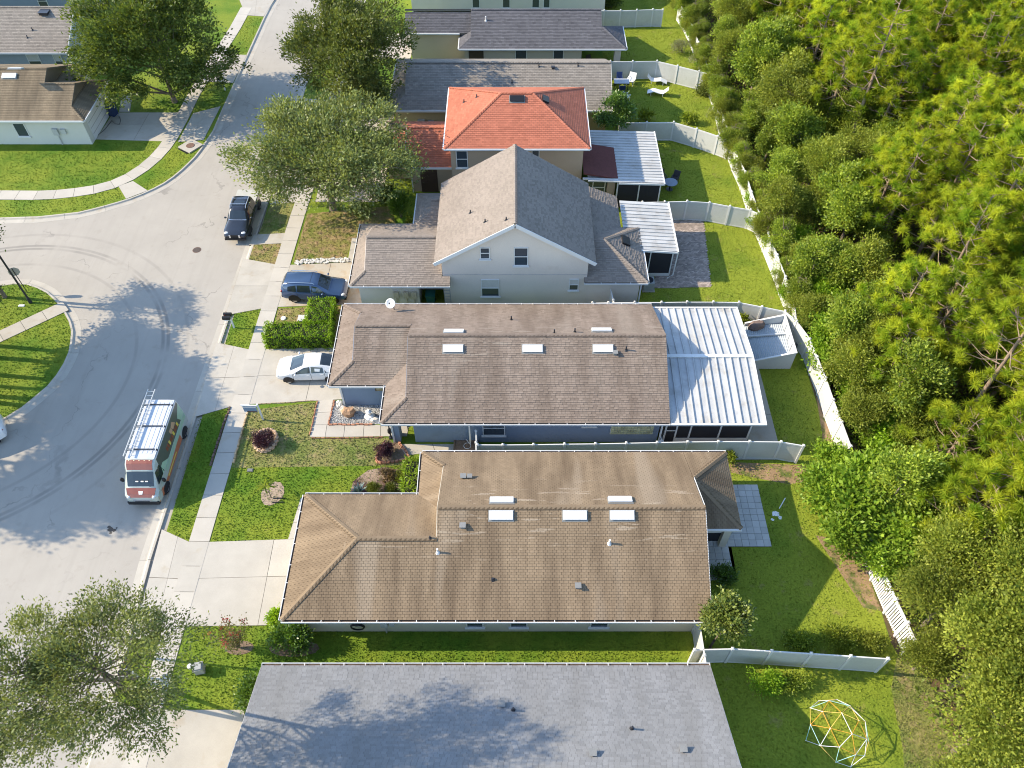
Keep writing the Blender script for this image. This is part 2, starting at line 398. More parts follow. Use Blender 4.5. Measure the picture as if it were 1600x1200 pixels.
# ---------------------------------------------------------------- pavements, drives, paths: one object per poured slab
def slab_quad(root, c4, us, vs, mat=concrete, z=.024, gap=.018, thick=.10, base=True, name='slab'):
    a, b, c, d = [Vector((p[0], p[1], 0)) for p in c4]     # a-b along u, a-d along v
    def pt(u, v): return (a*(1-u)+b*u)*(1-v) + (d*(1-u)+c*u)*v
    if base:
        MB().prism([tuple(p)[:2] for p in (a,b,c,d)], -.08, .010).build('joint_bed', joint_dark, root)
    SOLID.append([tuple(p)[:2] for p in (a,b,c,d)])
    for i in range(len(us)-1):
        for j in range(len(vs)-1):
            q = [pt(us[i],vs[j]), pt(us[i+1],vs[j]), pt(us[i+1],vs[j+1]), pt(us[i],vs[j+1])]
            ctr = sum(q, Vector())/4
            q = [p+(ctr-p).normalized()*gap for p in q]
            n = ((q[1]-q[0]).cross(q[3]-q[0])).z
            if n < 0: q = q[::-1]
            h = z + rnd.uniform(-.002,.002)
            me = MB().slab3([(p.x,p.y,h) for p in q], thick).mesh(name, mat)
            link(name, me, root)
def path_slabs(root, pts, w, step, mat=concrete, z=.034):
    L = sum((Vector(b_)-Vector(a_)).length for a_, b_ in zip(pts, pts[1:])); step = L/max(1,round(L/step))-1e-5
    q = resample(pts, step)
    for i in range(len(q)-1):
        def nrm(k):
            t = (q[min(k+1,len(q)-1)]-q[max(k-1,0)]).normalized(); return Vector((-t.y,t.x,0))*w/2
        a, b = q[i]+nrm(i), q[i+1]+nrm(i+1); c, d = q[i+1]-nrm(i+1), q[i]-nrm(i)
        slab_quad(root, [a,b,c,d], [0,1], [0,1], mat, z)
def quad(root, pts, us=(0,1), vs=(0,1), mat=concrete, z=.024): slab_quad(root, [G(*p) for p in pts], us, vs, mat, z)

path_slabs(holder('sidewalk'), [(-17.75,4.5),(-17.72,14),(-17.62,22),(-17.42,31),(-17.25,40),(-17.05,49),(-16.6,60),(-16.4,92)], 1.16, 1.52)
left_walk = holder('sidewalk')
path_slabs(left_walk, [G(*p) for p in ((-60,305),(0,305),(60,305.5),(100,303.5),(150,296),(185,286),(215,270),(240,250),(258,230),(270,212),(285,184),(300,153),(325,110),(367,45),(385,12))], 1.2, 1.52)
quad(left_walk, ((185,291),(208,283),(231,298),(197,311)))
path_slabs(holder('sidewalk'), [G(*p) for p in ((-70,558),(0,526),(103,478))], 1.15, 1.52, old_concrete)

d = holder('driveway')      # tan-roofed house
quad(d, ((321,847),(466,842),(443,977),(289,979)), (0,.74,1), (0,.45,1))
quad(d, ((253,827),(299,848),(269,979),(206,1004)), (0,.55,1), (0,.45,1))
quad(d, ((470,778),(478,778),(463,842),(450,843)), (0,1), (0,.3,.6,1))
d = holder('driveway')      # brown-roofed house
x1, y0, y1 = -10.75, G(522,624)[1], G(522,542)[1]
slab_quad(d, [G(411,546), (x1,y1), (x1,y0), G(384,632)], (0,.6,1), (0,.5,1), old_concrete)
quad(d, ((338,535),(394,547),(367,634),(304,652)), (0,.5,1), (0,.5,1), old_concrete)
d = holder('driveway')      # two-storey house
stain = M('stained_concrete', (.40,.36,.29), .85, .1, .8, .06, 30, orand=.05, dirt=((.33,.21,.10), .5, .48, .66))
x1 = -10.6
slab_quad(d, [G(450,414), (x1,G(547,409)[1]), (x1,G(560,475)[1]), G(430,480)], (0,.52,1), (0,.5,1), stain)
quad(d, ((380,404),(440,415),(417,481),(352,493)), (0,1), (0,.5,1), old_concrete)
quad(d, ((389,383),(396,367),(453,364),(449,380)), mat=old_concrete)
quad(d, ((543,410),(551,410),(561,372),(550,372)), (0,1), (0,.5,1))
d = holder('driveway')      # grey-roofed house at the bottom
y1 = G(300,1109)[1]
slab_quad(d, [(-17.4,y1),(-11.4,y1),(-11.4,5.6),(-17.4,5.6)], (0,.72,1), (0,.5,1), old_concrete)
slab_quad(d, [(-19.75,y1+.5),(-18.15,y1),(-18.15,5.6),(-19.75,5)], (0,1), (0,.5,1), old_concrete)
d = holder('driveway')      # corner house across the street
quad(d, ((177,176),(280,176),(257,221),(150,218)), (0,.55,1), (0,.45,1), old_concrete)
quad(d, ((302,177),(345,166),(318,219),(278,222)), (0,.5,1), (0,1), old_concrete)
quad(d, ((190,150),(207,150),(203,175),(186,175)), mat=old_concrete)
d = holder('driveway')
quad(d, ((330,84),(386,86),(364,130),(312,127)), (0,.5,1), (0,1), old_concrete)
d = holder('driveway')
quad(d, ((372,-5),(432,-5),(412,26),(384,24)), (0,.5,1), (0,1), old_concrete)
for (pts) in (((-15.9,56),(-10.5,56),(-10.5,51.5),(-15.9,51.5)), ((-15.7,66.5),(-10.7,66.5),(-10.7,61.5),(-15.7,61.5)), ((-15.6,79),(-10,79),(-10,74),(-15.6,74))):
    d = holder('driveway'); slab_quad(d, list(pts), (0,.5,1), (0,.5,1), old_concrete)
    slab_quad(d, [(pts[0][0]-3.6,pts[0][1]+.3),(pts[0][0]-1.2,pts[0][1]),(pts[0][0]-1.2,pts[2][1]),(pts[0][0]-3.6,pts[2][1]-.3)], (0,1), (0,.5,1), old_concrete)
d = holder('garden_path')   # L-shaped front walk of the blue house
for q4 in (((497,626),(521,624),(517,644),(492.5,645)), ((492.5,645),(517,644),(512,664),(488,664)), ((488,664),(511,664),(508,683),(484,683)),
           ((511,664),(539,664),(537,683),(508,683)), ((539,664),(569,664),(567.5,682.5),(537,683)), ((569,664),(595,664),(594.5,682),(567.5,682.5)), ((595,664),(640,660),(636,682),(594.5,682))):
    quad(d, q4)
d = holder('side_path')
quad(d, ((622,694),(676,694),(680,706),(634,712)), (0,1), (0,1)); quad(d, ((676,694),(742,694),(742,704),(680,706)), (0,.6,1), (0,1), old_concrete)
d = holder('patio')         # slab under the white metal awning
slab_quad(d, [(9.2,37.0),(16.45,37.0),(16.45,26.6),(9.2,26.6)], (0,.5,1), (0,.34,.67,1), old_concrete, .05)
d = holder('side_path')
slab_quad(d, [(-4.5,27.6),(9.2,27.6),(9.2,26.5),(-4.5,26.5)], (0,.2,.4,.6,.8,1), (0,1), old_concrete, .03)
# square pavers behind the tan-roofed house
pm = MB().prism([(-.195,-.195),(.195,-.195),(.195,.195),(-.195,.195)], -.03, .03).mesh('paver', M('pale_paver', (.44,.43,.40), .8, .08, 1, .05, 30, orand=.10))
d = holder('patio')
MB().box(9.7, 18.75, -.05, 12.3, 20.75, .004).build('joint_bed', joint_dark, d); MB().box(9.7, 20.76, -.05, 14.46, 24.85, .004).build('joint_bed', joint_dark, d)
SOLID.append([(9.7,18.7),(12.3,18.7),(12.3,20.7),(14.5,20.7),(14.5,24.9),(9.7,24.9)])
for i in range(12):
    for j in range(15):
        x, y = 9.9+.405*i, 18.95+.405*j
        if j < 5 and i > 5: continue
        link('paver', pm, d, (x, y, .028+rnd.uniform(-.004,.004)), (rnd.uniform(-.008,.008), rnd.uniform(-.008,.008), rnd.uniform(-.012,.012)))
# herringbone brick patio behind the two-storey house (bricks about 4 px long: joined)
d = holder('patio'); mb = MB(); q = px((1050,345),(1099,345),(1111,449),(1018,450)); SOLID.append(q)
MB().prism(q, -.05, .006).build('joint_bed', joint_dark, d)
def in_poly(x, y, poly):
    c = False; n = len(poly)
    for i in range(n):
        (x0,y0),(x1,y1) = poly[i], poly[(i+1)%n]
        if (y0 > y) != (y1 > y) and x < (x1-x0)*(y-y0)/(y1-y0)+x0: c = not c
    return c
for i in range(-1, 40):
    for j in range(-1, 60):
        bx, by = 9.4+.2*i+(.1 if j % 2 else 0), q[3][1]-.1+.1*j*1.3
        if in_poly(bx, by, q):
            h = .035+rnd.uniform(-.004,.004); mb.box(bx-.092, by-.058, .0, bx+.092, by+.058, h, rnd.random())
mb.build('paver_bricks', M('brick_paver', (.33,.27,.23), .85, .1, 1, .08, 30, tint=.3), d, kind='stuff')
# ================================================================ HOUSES
PIT = .477
def clip_poly(poly, axis, lim, keep_ge):
    out = []; n = len(poly)
    for i in range(n):
        a, b = poly[i], poly[(i+1) % n]
        ia = a[axis] >= lim if keep_ge else a[axis] <= lim
        ib = b[axis] >= lim if keep_ge else b[axis] <= lim
        if ia: out.append(a)
        if ia != ib:
            t = (lim-a[axis])/(b[axis]-a[axis]); q = [a[0]+(b[0]-a[0])*t, a[1]+(b[1]-a[1])*t]; q[axis] = lim; out.append(tuple(q))
    return out
def plane(d, e, a0, a1, depth, h0=0, h1=0, ze=2.6, p=PIT):
    """one roof slope: faces d, eave line at e, runs a0..a1 along the eave, rises over depth; h0/h1 hip insets at its two ends. Returns convex 3D polygons."""
    lv = sorted({0.0, depth, min(h0, depth), min(h1, depth)}); out = []
    sgn = {'S':(0,1), 'N':(0,-1), 'W':(1,0), 'E':(-1,0)}[d]
    def pt(a, t):
        z = ze+p*t
        return (a, e+sgn[1]*t, z) if d in 'SN' else (e+sgn[0]*t, a, z)
    for lo, hi in zip(lv, lv[1:]):
        if hi-lo < 1e-6: continue
        q = [pt(a0+min(lo,h0),lo), pt(a1-min(lo,h1),lo), pt(a1-min(hi,h1),hi), pt(a0+min(hi,h0),hi)]
        q = [v for i, v in enumerate(q) if (Vector(v)-Vector(q[i-1])).length > 1e-4]
        if d in 'NW': q = q[::-1]
        out.append((q, ze))
    return out
class House:
    def __init__(s, label, cat, loc, roof_mat, wall_mat, deck_mat=None, tab=(.23,.145), gap=.012, lift=.030, name='house', style='plain'):
        s.root = thing(name, label, cat); s.root_loc = loc
        s.roof_mat, s.wall_mat = roof_mat, wall_mat; s.tab = tab; s.gap = gap; s.lift = lift; s.style = style
        s.V, s.F, s.T, s.UV = [], [], [], []
        s.deck = MB(); s.caps = MB(); s.gut = MB(); s.debris = MB(); s.wallmb = MB(); s.deck_mat = deck_mat or joint_dark
    def slope(s, *planes):
        for polys in planes:
            for poly, ze in polys: s._shingle(poly, ze)
        return s
    def _shingle(s, poly, ze):
        P3 = [Vector(q) for q in poly]
        n = (P3[1]-P3[0]).cross(P3[2]-P3[0]).normalized()
        if n.z < 0: P3.reverse(); n = -n
        v = Vector((-n.x*n.z, -n.y*n.z, n.x*n.x+n.y*n.y)).normalized(); u = v.cross(n)
        org = P3[0]; ve = -(org.z-ze)/v.z       # v of the eave, relative to org
        pl = [((q-org).dot(u), (q-org).dot(v)) for q in P3]
        s.deck.slab3([tuple(q-n*.004) for q in P3], .14)
        area = sum(pl[i][0]*pl[(i+1)%len(pl)][1]-pl[(i+1)%len(pl)][0]*pl[i][1] for i in range(len(pl)))
        if area < 0: pl = pl[::-1]
        un = org.dot(u); tw, ex = s.tab; g = s.gap; hl = s.lift
        vmin = min(q[1] for q in pl); vmax = max(q[1] for q in pl)
        edges = [(pl[i], pl[(i+1)%len(pl)]) for i in range(len(pl))]
        j0 = int(math.floor((vmin-ve)/ex)); j1 = int(math.ceil((vmax-ve)/ex))
        for j in range(j0, j1):
            va, vb = ve+j*ex, ve+(j+1)*ex
            lo = clip_poly(clip_poly(pl, 1, max(va, vmin)+1e-4, True), 1, min(vb, vmax)-1e-4, False)
            if len(lo) < 3: continue
            umin = min(q[0] for q in lo); umax = max(q[0] for q in lo)
            off = (.5*tw if j % 2 else 0) + (rnd.uniform(-.5,.5)*tw if s.style == 'laminate' else 0)
            i0 = int(math.floor((umin+un-off)/tw)); i1 = int(math.ceil((umax+un-off)/tw))
            for i in range(i0, i1):
                ua, ub = i*tw+off-un, (i+1)*tw+off-un-g
                c = clip_poly(clip_poly(lo, 0, ua, True), 0, ub, False)
                if len(c) < 3: continue
                o = len(s.V)
                if s.style == 'laminate': t = rnd.choice((.18,.3,.62,.7,.8,.9)); hh = hl*(.6 if t < .4 else 1.15)
                else: t = min(1,max(0,rnd.gauss(.5,.18))); hh = hl
                for q in c:
                    f = (q[1]-va)/ex; w = org+u*q[0]+v*q[1]+n*(.003+hh*(1-f)); s.V.append(tuple(w)); s.UV.append((q[0]+un, q[1]-ve, 0))
                m = len(c); s.F.append(tuple(range(o, o+m))); s.T.append(t)
                for k in range(m):
                    a, b = c[k], c[(k+1) % m]
                    if abs(a[1]-b[1]) < 1e-5 and a[1] < va+.02 and abs(a[0]-b[0]) > .02:
                        o2 = len(s.V)
                        for q in (a, b): s.V.append(tuple(org+u*q[0]+v*q[1]-n*.002)); s.UV.append((q[0]+un, q[1]-ve, 0))
                        s.F.append((o+k, o2, o2+1, o+(k+1) % m)); s.T.append(max(0, t-.25))  # front edge tinted darker: shade line of the course put into the colour
    def cap(s, a, b, w=.15, drop=.055, lift=.045):
        a, b = Vector(a), Vector(b); L = (b-a).length; d = (b-a)/L; side = Vector((-d.y, d.x, 0)).normalized()*w; k = max(1, int(L/.24))
        for i in range(k):
            p, q = a+d*(L*i/k), a+d*(L*(i+1)/k+.01); z0, z1 = Vector((0,0,lift+.012)), Vector((0,0,lift)); dn = Vector((0,0,-drop))
            vs = [p-side+dn+z0, p+z0, p+side+dn+z0, q-side+dn+z1, q+z1, q+side+dn+z1]
            s.caps.add(vs, [(0,1,4,3),(1,2,5,4),(0,3,4,1)[:3],(2,1,0)], min(1,max(0,rnd.gauss(.6,.15))))
        return s
    def gutter(s, p0, p1, out, hang=.95, simple=False):
        """eave gutter from p0 to p1 (x,y,z of the eave edge), out = outward direction"""
        a, b = Vector(p0), Vector(p1); o = Vector((*out, 0)); d = (b-a).normalized(); s.gut = MB()
        def bx(d0, d1, z0, z1, mb, e=0):
            vs = []
            for base in (a-d*e, b+d*e):
                for dd, zz in ((d0,z0),(d1,z0),(d1,z1),(d0,z1)): vs.append(base+o*dd+Vector((0,0,zz)))
            fs = [(0,1,2,3),(7,6,5,4),(0,4,5,1),(1,5,6,2),(2,6,7,3),(3,7,4,0)]
            mb.add(vs, fs if d.cross(o).z < 0 else [f[::-1] for f in fs])
        bx(-.06, -.035, -.20, -.004, s.gut)
        if simple: bx(-.034, .10, -.13, .0, s.gut); s.gut.build('gutter', white_trim, s.root); return s
        bx(-.034, .13, -.13, -.115, s.gut); bx(.105, .14, -.114, .005, s.gut, .004)
        for q in (a, b-d*.02):
            vs = [q+o*-.034, q+o*.104]; s.gut.beam(vs[0]+d*.01+Vector((0,0,-.06)), vs[1]+d*.01+Vector((0,0,-.06)), .02, .10)
        bx(-.033, .104, -.114, -.075, s.debris)
        L = (b-a).length; k = max(1, int(L/hang))
        for i in range(1, k):
            q = a+d*(L*(i+rnd.uniform(-.12,.12))/k); s.gut.beam(q+o*-.03+Vector((0,0,.0)), q+o*.12+Vector((0,0,.0)), .035, .02)
        s.gut.build('gutter', white_trim, s.root); return s
    def downspout(s, x, y, z0=.05, z1=2.5, r=.045):
        MB().box(x-r, y-r, z0, x+r, y+r, z1).build('downspout', white_trim, s.root); return s
    def rake(s, a, b, w=.03, h=.20):
        MB().beam(Vector(a)+Vector((0,0,-h/2+.02)), Vector(b)+Vector((0,0,-h/2+.02)), w, h).build('rake_board', white_trim, s.root); return s
    def col(s, *b): MB().box(*b).build('column', s.wall_mat, s.root); return s
    def wall(s, poly, z0=-.2, z1=2.66): s.wallmb.prism(poly, z0, z1); SOLID.append(poly); return s
    def gable(s, pts, thick=.05):    # vertical triangle of wall
        p = [Vector(q) for q in pts]; n = (p[1]-p[0]).cross(p[2]-p[0]).normalized()*thick
        vs = [tuple(q) for q in p]+[tuple(q-n) for q in p]; s.wallmb.add(vs, [(0,1,2),(5,4,3),(0,3,4,1),(1,4,5,2),(2,5,3,0)]); return s
    def window(s, x0, x1, z0, z1, y, blind=0, rail=True, facing='S'):
        fw = .06; f = MB()
        f.box(x0,y-.05,z0,x0+fw,y+.03,z1); f.box(x1-fw,y-.05,z0,x1,y+.03,z1); f.box(x0+fw,y-.05,z1-fw,x1-fw,y+.03,z1); f.box(x0+fw,y-.05,z0,x1-fw,y+.03,z0+fw)
        zm = (z0+z1)/2
        if rail: f.box(x0+fw,y-.045,zm-.03,x1-fw,y+.02,zm+.03)
        w = f.build('window', white_trim, s.root)
        g = MB().box(x0+.03,y-.018,z0+.03,x1-.03,y+.025,zm if rail else z1-.03).build('pane', win_glass, w)
        if rail: MB().box(x0+.03,y-.018,zm+.002,x1-.03,y+.025,z1-.03).build('pane', blind_m if blind else win_glass, w)
        MB().box(x0-.08,y-.11,z0-.10,x1+.08,y+.02,z0-.005).build('sill', white_trim, w)
        return w
    def vent(s, c, e, sg=1, w=1.2, d=.46, h=.13, mat=None):
        """low ridge vent on a slope: c = point on the roof, sg +1 south slope, -1 north slope"""
        a = math.atan(PIT)*sg; m = Matrix.Rotation(a, 4, 'X')
        body = MB(); body.box(-w/2,-d/2,h*.45,w/2,d/2,h); body.box(-w/2,d/2-.05,0,w/2,d/2-.002,h*.449); body.box(-w/2,-d/2+.06,0,-w/2+.03,d/2-.052,h*.449); body.box(w/2-.03,-d/2+.06,0,w/2,d/2-.052,h*.449)
        o = body.build('roof_vent', mat or white_trim, s.root); o.location = c; o.rotation_euler = (a,0,0)
        sl = MB().box(-w/2+.031,-d/2+.07,.0,w/2-.031,-d/2+.09,h*.44).build('vent_slot_shade', black_plastic, o)  # black bar in the slot paints the shade under the raised front
        fl = MB().box(-w/2-.06,-d/2-.10,-.02,w/2+.06,d/2+.06,.036).build('flashing', M('galvanised', (.20,.20,.19), .7, .1), o)
    def pipe(s, c, h=.34, r=.045, mat=None):
        mb = MB(); mb.cyl(0,0,-.05,h,r,r,8); mb.cyl(0,0,-.05,.07,r+.09,r+.02,8)
        o = mb.build('vent_pipe', mat or dark_metal, s.root); o.location = c
    def boxvent(s, c, sg=1, mat=None, w=.20):
        mb = MB(); mb.box(-w/2,-w/2,-.06,w/2,w/2,.16); mb.box(-w/2-.06,-w/2-.05,.161,w/2+.06,w/2+.05,.19)
        o = mb.build('exhaust_vent', mat or M('galvanised', (.20,.20,.19), .7, .1), s.root); o.location = c
    def finish(s):
        me = bpy.data.meshes.new('shingles'); me.from_pydata(s.V, [], s.F); me.update()
        a = me.attributes.new('tint', 'FLOAT', 'FACE'); a.data.foreach_set('value', np.array(s.T, dtype=np.float32))
        a = me.attributes.new('plane_uv', 'FLOAT_VECTOR', 'POINT'); a.data.foreach_set('vector', np.array(s.UV, dtype=np.float32).ravel())
        me.materials.append(s.roof_mat)
        roof = s.deck.build('roof', s.deck_mat, s.root)
        link('shingles', me, roof, kind='stuff')
        if s.caps.f: s.caps.build('ridge_cap', s.roof_mat, roof, kind='stuff')
        if s.debris.f: s.debris.build('gutter_debris', M('gutter_dirt', (.10,.07,.05), .95, .3, 5, .3, 30), s.root, kind='stuff')
        if s.wallmb.f: s.wallmb.build('wall', s.wall_mat, s.root)
        x, y = s.root_loc       # put the root at the house's base without moving the parts
        s.root.location = (x, y, 0)
        for ch in s.root.children: ch.location = Vector(ch.location)-Vector((x, y, 0))
def on_slope(px_, py_, e, sg=1, ze=2.6, p=PIT):
    a, b = (px_-800)/FPX, (py_-600)/FPX; dy, dz = _ct-b*_st, -_st-b*_ct
    t = (ze-p*sg*e-H_CAM)/(dz-p*sg*dy); return (a*t, dy*t, H_CAM+dz*t)
def stucco(name, col): return M(name, col, .9, .05, .5, .04, 22, bmp=.15, dirt=((col[0]*.7,col[1]*.62,col[2]*.5), .35, .62, .95))
z_at = lambda t, ze=2.6, p=PIT: ze+p*t
grey_sh = shingle_mat('shingles_light_grey', (.212,.212,.212), .11, (.165,.16,.15), .45)
tan_sh = shingle_mat('shingles_tan', (.240,.176,.112), .11, (.130,.092,.058), .85, pale=(.37,.30,.22))
brown_sh = shingle_mat('shingles_brown', (.226,.178,.141), .17, (.125,.092,.068), .6, pale=(.30,.25,.20))
taupe_sh = shingle_mat('shingles_taupe', (.242,.203,.168), .14)
red_sh = shingle_mat('shingles_red', (.40,.140,.085), .18)
weath_sh = shingle_mat('shingles_weathered', (.245,.215,.180), .22)
char_sh = shingle_mat('shingles_charcoal', (.115,.112,.118), .26)
cornr_sh = shingle_mat('shingles_corner', (.225,.175,.115), .14, (.12,.095,.065), .85)

# ---- light grey roof at the bottom edge
h = House('single-storey house with pale grey shingle roof dappled by tree shadow, nearest the camera', 'house', (-1.2,7), grey_sh, stucco('stucco_cream', (.56,.52,.43)), tab=(.24,.130), gap=.008, lift=.018, style='laminate')
h.slope([([(9.42,13.2,2.6),(-11.9,13.2,2.6),(-11.62,7,z_at(6.2)),(9.42,7,z_at(6.2))],2.6)], plane('S',.8,-11.9,9.42,6.2)).cap((-11.9,7,z_at(6.2)),(9.42,7,z_at(6.2)))
h.gutter((9.42,13.2,2.6),(-11.9,13.2,2.6),(0,1)).wall([(-11.5,1.2),(9.0,1.2),(9.0,12.75),(-11.5,12.75)])
for x, xr in ((-11.9,-11.63),(9.42,9.42)): h.rake((x,13.1,2.58),(xr,7,z_at(6.2)-.02)); h.rake((x,.9,2.58),(xr,7,z_at(6.2)-.02))
h.gable([(-11.45,1.2,2.6),(-11.45,7,5.4),(-11.45,12.75,2.6)]); h.gable([(8.98,12.75,2.6),(8.98,7,5.4),(8.98,1.2,2.6)])
for x, y, k in ((784,1101,'b'),(802,1110,'p'),(987,1139,'p'),(926,1177,'b'),(1067,1171,'b')):
    c = on_slope(x,y,13.2,-1); (h.boxvent if k == 'b' else h.pipe)(c)
h.finish()

# ---- tan roof
h = House('single-storey house with stained tan shingle roof and cream walls, between driveway and paver patio', 'house', (-1,20), tan_sh, stucco('stucco_pale', (.60,.55,.45)), deck_mat=M('shingle_deck_dark', (.085,.06,.04), .95), tab=(.225,.135), gap=.013, lift=.020)  # deck has a dark colour, seen through the slots between tabs
e0, e1 = 15.45, 25.4; D = (e1-e0)/2; gd = (22.58-e0)/2; d_ = 1.33
h.slope(plane('S',e0,-3.8,9.85,D), plane('S',e0,-11.38,-3.8,gd,gd,0), plane('N',22.58,-11.38,-3.8,gd,gd,0), plane('W',-11.38,e0,22.58,gd,gd,gd))
h.slope([([(-3.8,e1,2.6+PIT*d_*0),(-3.8,e1-d_,z_at(d_)),(-5.13,e1,2.6)],2.6)])
h.slope(plane('N',e1,-3.8,9.8,D), plane('W',-5.13,19.5,e1,d_,0,d_))
pd = 2.46
h.slope([([(12.25,e1,2.6),(9.81,e1-pd,z_at(pd)),(9.81,e1,2.6)],2.6)])
h.slope(plane('E',12.25,e1-2*pd,e1,pd,pd,pd), plane('S',e1-2*pd,9.85,12.25,pd,0,pd))
yr = e0+D; zr = z_at(D)
h.cap((-3.8,yr,zr),(9.85,yr,zr)).cap((-11.38,e0,2.6),(-11.38+gd,e0+gd,z_at(gd))).cap((-11.38,22.58,2.6),(-11.38+gd,e0+gd,z_at(gd))).cap((-11.38+gd,e0+gd,z_at(gd)),(-3.8,e0+gd,z_at(gd)))
h.cap((-5.13,e1,2.6),(-3.8,e1-d_,z_at(d_))).cap((12.25,e1,2.6),(9.81,e1-pd,z_at(pd))).cap((12.25,e1-2*pd,2.6),(9.81,e1-pd,z_at(pd)))
h.gable([(-3.78,e1-d_,z_at(d_)),(-3.78,yr,zr-.03),(-3.78,e0+d_,z_at(d_))]); h.gable([(9.8,e0+.3,2.6),(9.8,yr,zr-.05),(9.8,e1-.3,2.6)])
h.gutter((-11.38,e0,2.6),(9.85,e0,2.6),(0,-1)).gutter((-11.38,22.58,2.6),(-11.38,e0,2.6),(-1,0)).gutter((-5.13,22.58,2.6),(-11.38,22.58,2.6),(0,1)).gutter((-5.13,e1,2.6),(-5.13,22.58,2.6),(-1,0)).gutter((12.25,e1,2.6),(-5.13,e1,2.6),(0,1)).gutter((9.85,e1-2*pd,2.6),(12.25,e1-2*pd,2.6),(0,-1),simple=True)
h.rake((9.86,e0,2.58),(9.86,yr,zr-.02)).rake((9.86,yr,zr-.02),(9.86,e1-pd,z_at(pd)))
h.wall([(-10.95,15.9),(9.4,15.9),(9.4,24.95),(-4.7,24.95),(-4.7,22.13),(-10.95,22.13)])
h.col(11.55,20.75,-.1,11.95,21.15,2.6)
sc = MB().box(9.5,20.95,.35,11.5,20.98,2.5).build('screen', screen_m, h.root); MB().box(9.5,20.92,1.35,11.5,20.99,1.43).build('rail', white_trim, sc)
for x0, x1, b in ((-2.35,-1.46,0),(-.1,.8,0),(4.0,4.95,1)): h.window(x0,x1,.62,2.0,15.9,b,rail=False)
for x, y, sg in ((783,805,1),(898,805,1),(972,805,1)): h.vent(on_slope(x,y,e0,1), e0, 1)
for x, y in ((784,783),(969,782)): h.vent(on_slope(x,y,e1,-1), e1, -1)
for x, y in ((723,823),(903,917)): h.boxvent(on_slope(x,y,e0,1))
for x, y in ((684,863),(952,849)): h.pipe(on_slope(x,y,e0,1), .36, .05, white_trim)
h.pipe(on_slope(672,841,e0,1),.2,.04); h.boxvent(on_slope(724,746,e1,-1), w=.2); h.boxvent(on_slope(734,746,e1,-1), w=.16); h.pipe(on_slope(770,905,e0,1),.12,.05)
mt = MB().box(-6.7,15.72,.9,-6.35,15.895,1.4).box(-6.25,15.75,1.0,-6.0,15.895,1.3).build('utility_meter', M('meter_grey', (.45,.45,.43), .6), h.root)
MB().box(-6.56,15.80,.0,-6.50,15.86,.9).build('conduit', M('meter_grey', (.45,.45,.43), .6), mt)
h.finish()

# ---- brown roof with blue walls
h = House('single-storey blue-grey house with mottled brown shingle roof beside the long white metal awning', 'house', (-.5,32), brown_sh, stucco('stucco_blue', (.20,.255,.335)), tab=(.25,.138), gap=.008, lift=.024, style='laminate')
e0, e1 = 27.47, 37.27; D = 4.9; ge = 30.34; gd = (e1-ge)/2; d_ = 1.4
h.slope(plane('S',e0,-6.3,9.32,D), plane('N',e1,-6.3,9.32,D))
h.slope([([(-7.72,e0,2.6),(-6.3,e0,2.6),(-6.3,e0+d_,z_at(d_))],2.6)], plane('W',-7.72,e0,33.5,1.42,1.42,0))
h.slope(plane('S',ge,-11.22,-6.3,gd,d_,0), plane('N',e1,-11.22,-6.3,gd,d_,0), plane('W',-11.22,ge,e1,d_,d_,d_))
yr = e0+D; zr = z_at(D); yg = ge+gd; zg = z_at(gd)
h.cap((-6.3,yr,zr),(9.32,yr,zr)).cap((-7.72,e0,2.6),(-6.3,e0+d_,z_at(d_))).cap((-11.22,ge,2.6),(-11.22+d_,ge+d_,z_at(d_))).cap((-11.22,e1,2.6),(-11.22+d_,e1-d_,z_at(d_))).cap((-9.82,yg,zg),(-6.3,yg,zg))
h.gable([(-6.27,34.6,z_at(1.4)),(-6.27,yr,zr-.03),(-6.27,e0+d_,z_at(d_))]); h.gable([(-9.8,e1-d_,z_at(d_)),(-9.8,yg,zg-.03),(-9.8,ge+d_,z_at(d_))]); h.gable([(9.27,e0+.3,2.6),(9.27,yr,zr-.05),(9.27,e1-.3,2.6)])
h.gutter((-7.72,e0,2.6),(9.32,e0,2.6),(0,-1)).gutter((-7.72,ge,2.6),(-7.72,e0,2.6),(-1,0)).gutter((-11.22,ge,2.6),(-7.72,ge,2.6),(0,-1)).gutter((-11.22,e1,2.6),(-11.22,ge,2.6),(-1,0)).gutter((9.32,e1,2.6),(-11.22,e1,2.6),(0,1))
h.wall([(-5.95,27.92),(8.9,27.92),(8.9,36.82),(-10.75,36.82),(-10.75,30.8),(-6.6,30.8),(-5.95,30.8)])
h.col(-7.25,27.92,-.1,-6.85,28.6,2.6); h.col(-7.25,30.2,-.1,-6.95,30.8,2.6)
for x, y in ((-10.75,30.8),(-7.28,27.92)): MB().box(x-.03,y-.05,0,x+.08,y+.02,2.55).build('corner_trim', white_trim, h.root)
h.downspout(8.95,27.6); h.downspout(-2.55,27.62)
h.window(-1.78,-.42,.75,2.25,27.92,0,rail=True); h.window(4.25,5.05,1.72,2.3,27.92,0,rail=False)
gb = MB(); fr = MB().box(5.95,27.86,.93,8.55,27.9,1.78).build('glass_block_window', M('mortar_white', (.6,.6,.56), .7), h.root)
for i in range(13):
    for j in range(4): gb.box(5.99+.197*i,27.83,.96+.20*j,5.99+.197*i+.175,27.858,.96+.20*j+.175, rnd.random())
gb.build('glass_block', M('glass_block', (.40,.42,.25), .2, .1, tint=.3, spec=.6), fr, kind='stuff')
for x in (1.62, 5.75):
    l = MB().box(x-.05,27.80,2.2,x+.05,27.92,2.3).build('flood_light', white_trim, h.root)
    for s_ in (-.11, .11): MB().tube([(x,27.82,2.22),(x+s_,27.72,2.12)],[.03,.07],8).build('lamp_head', white_trim, l)
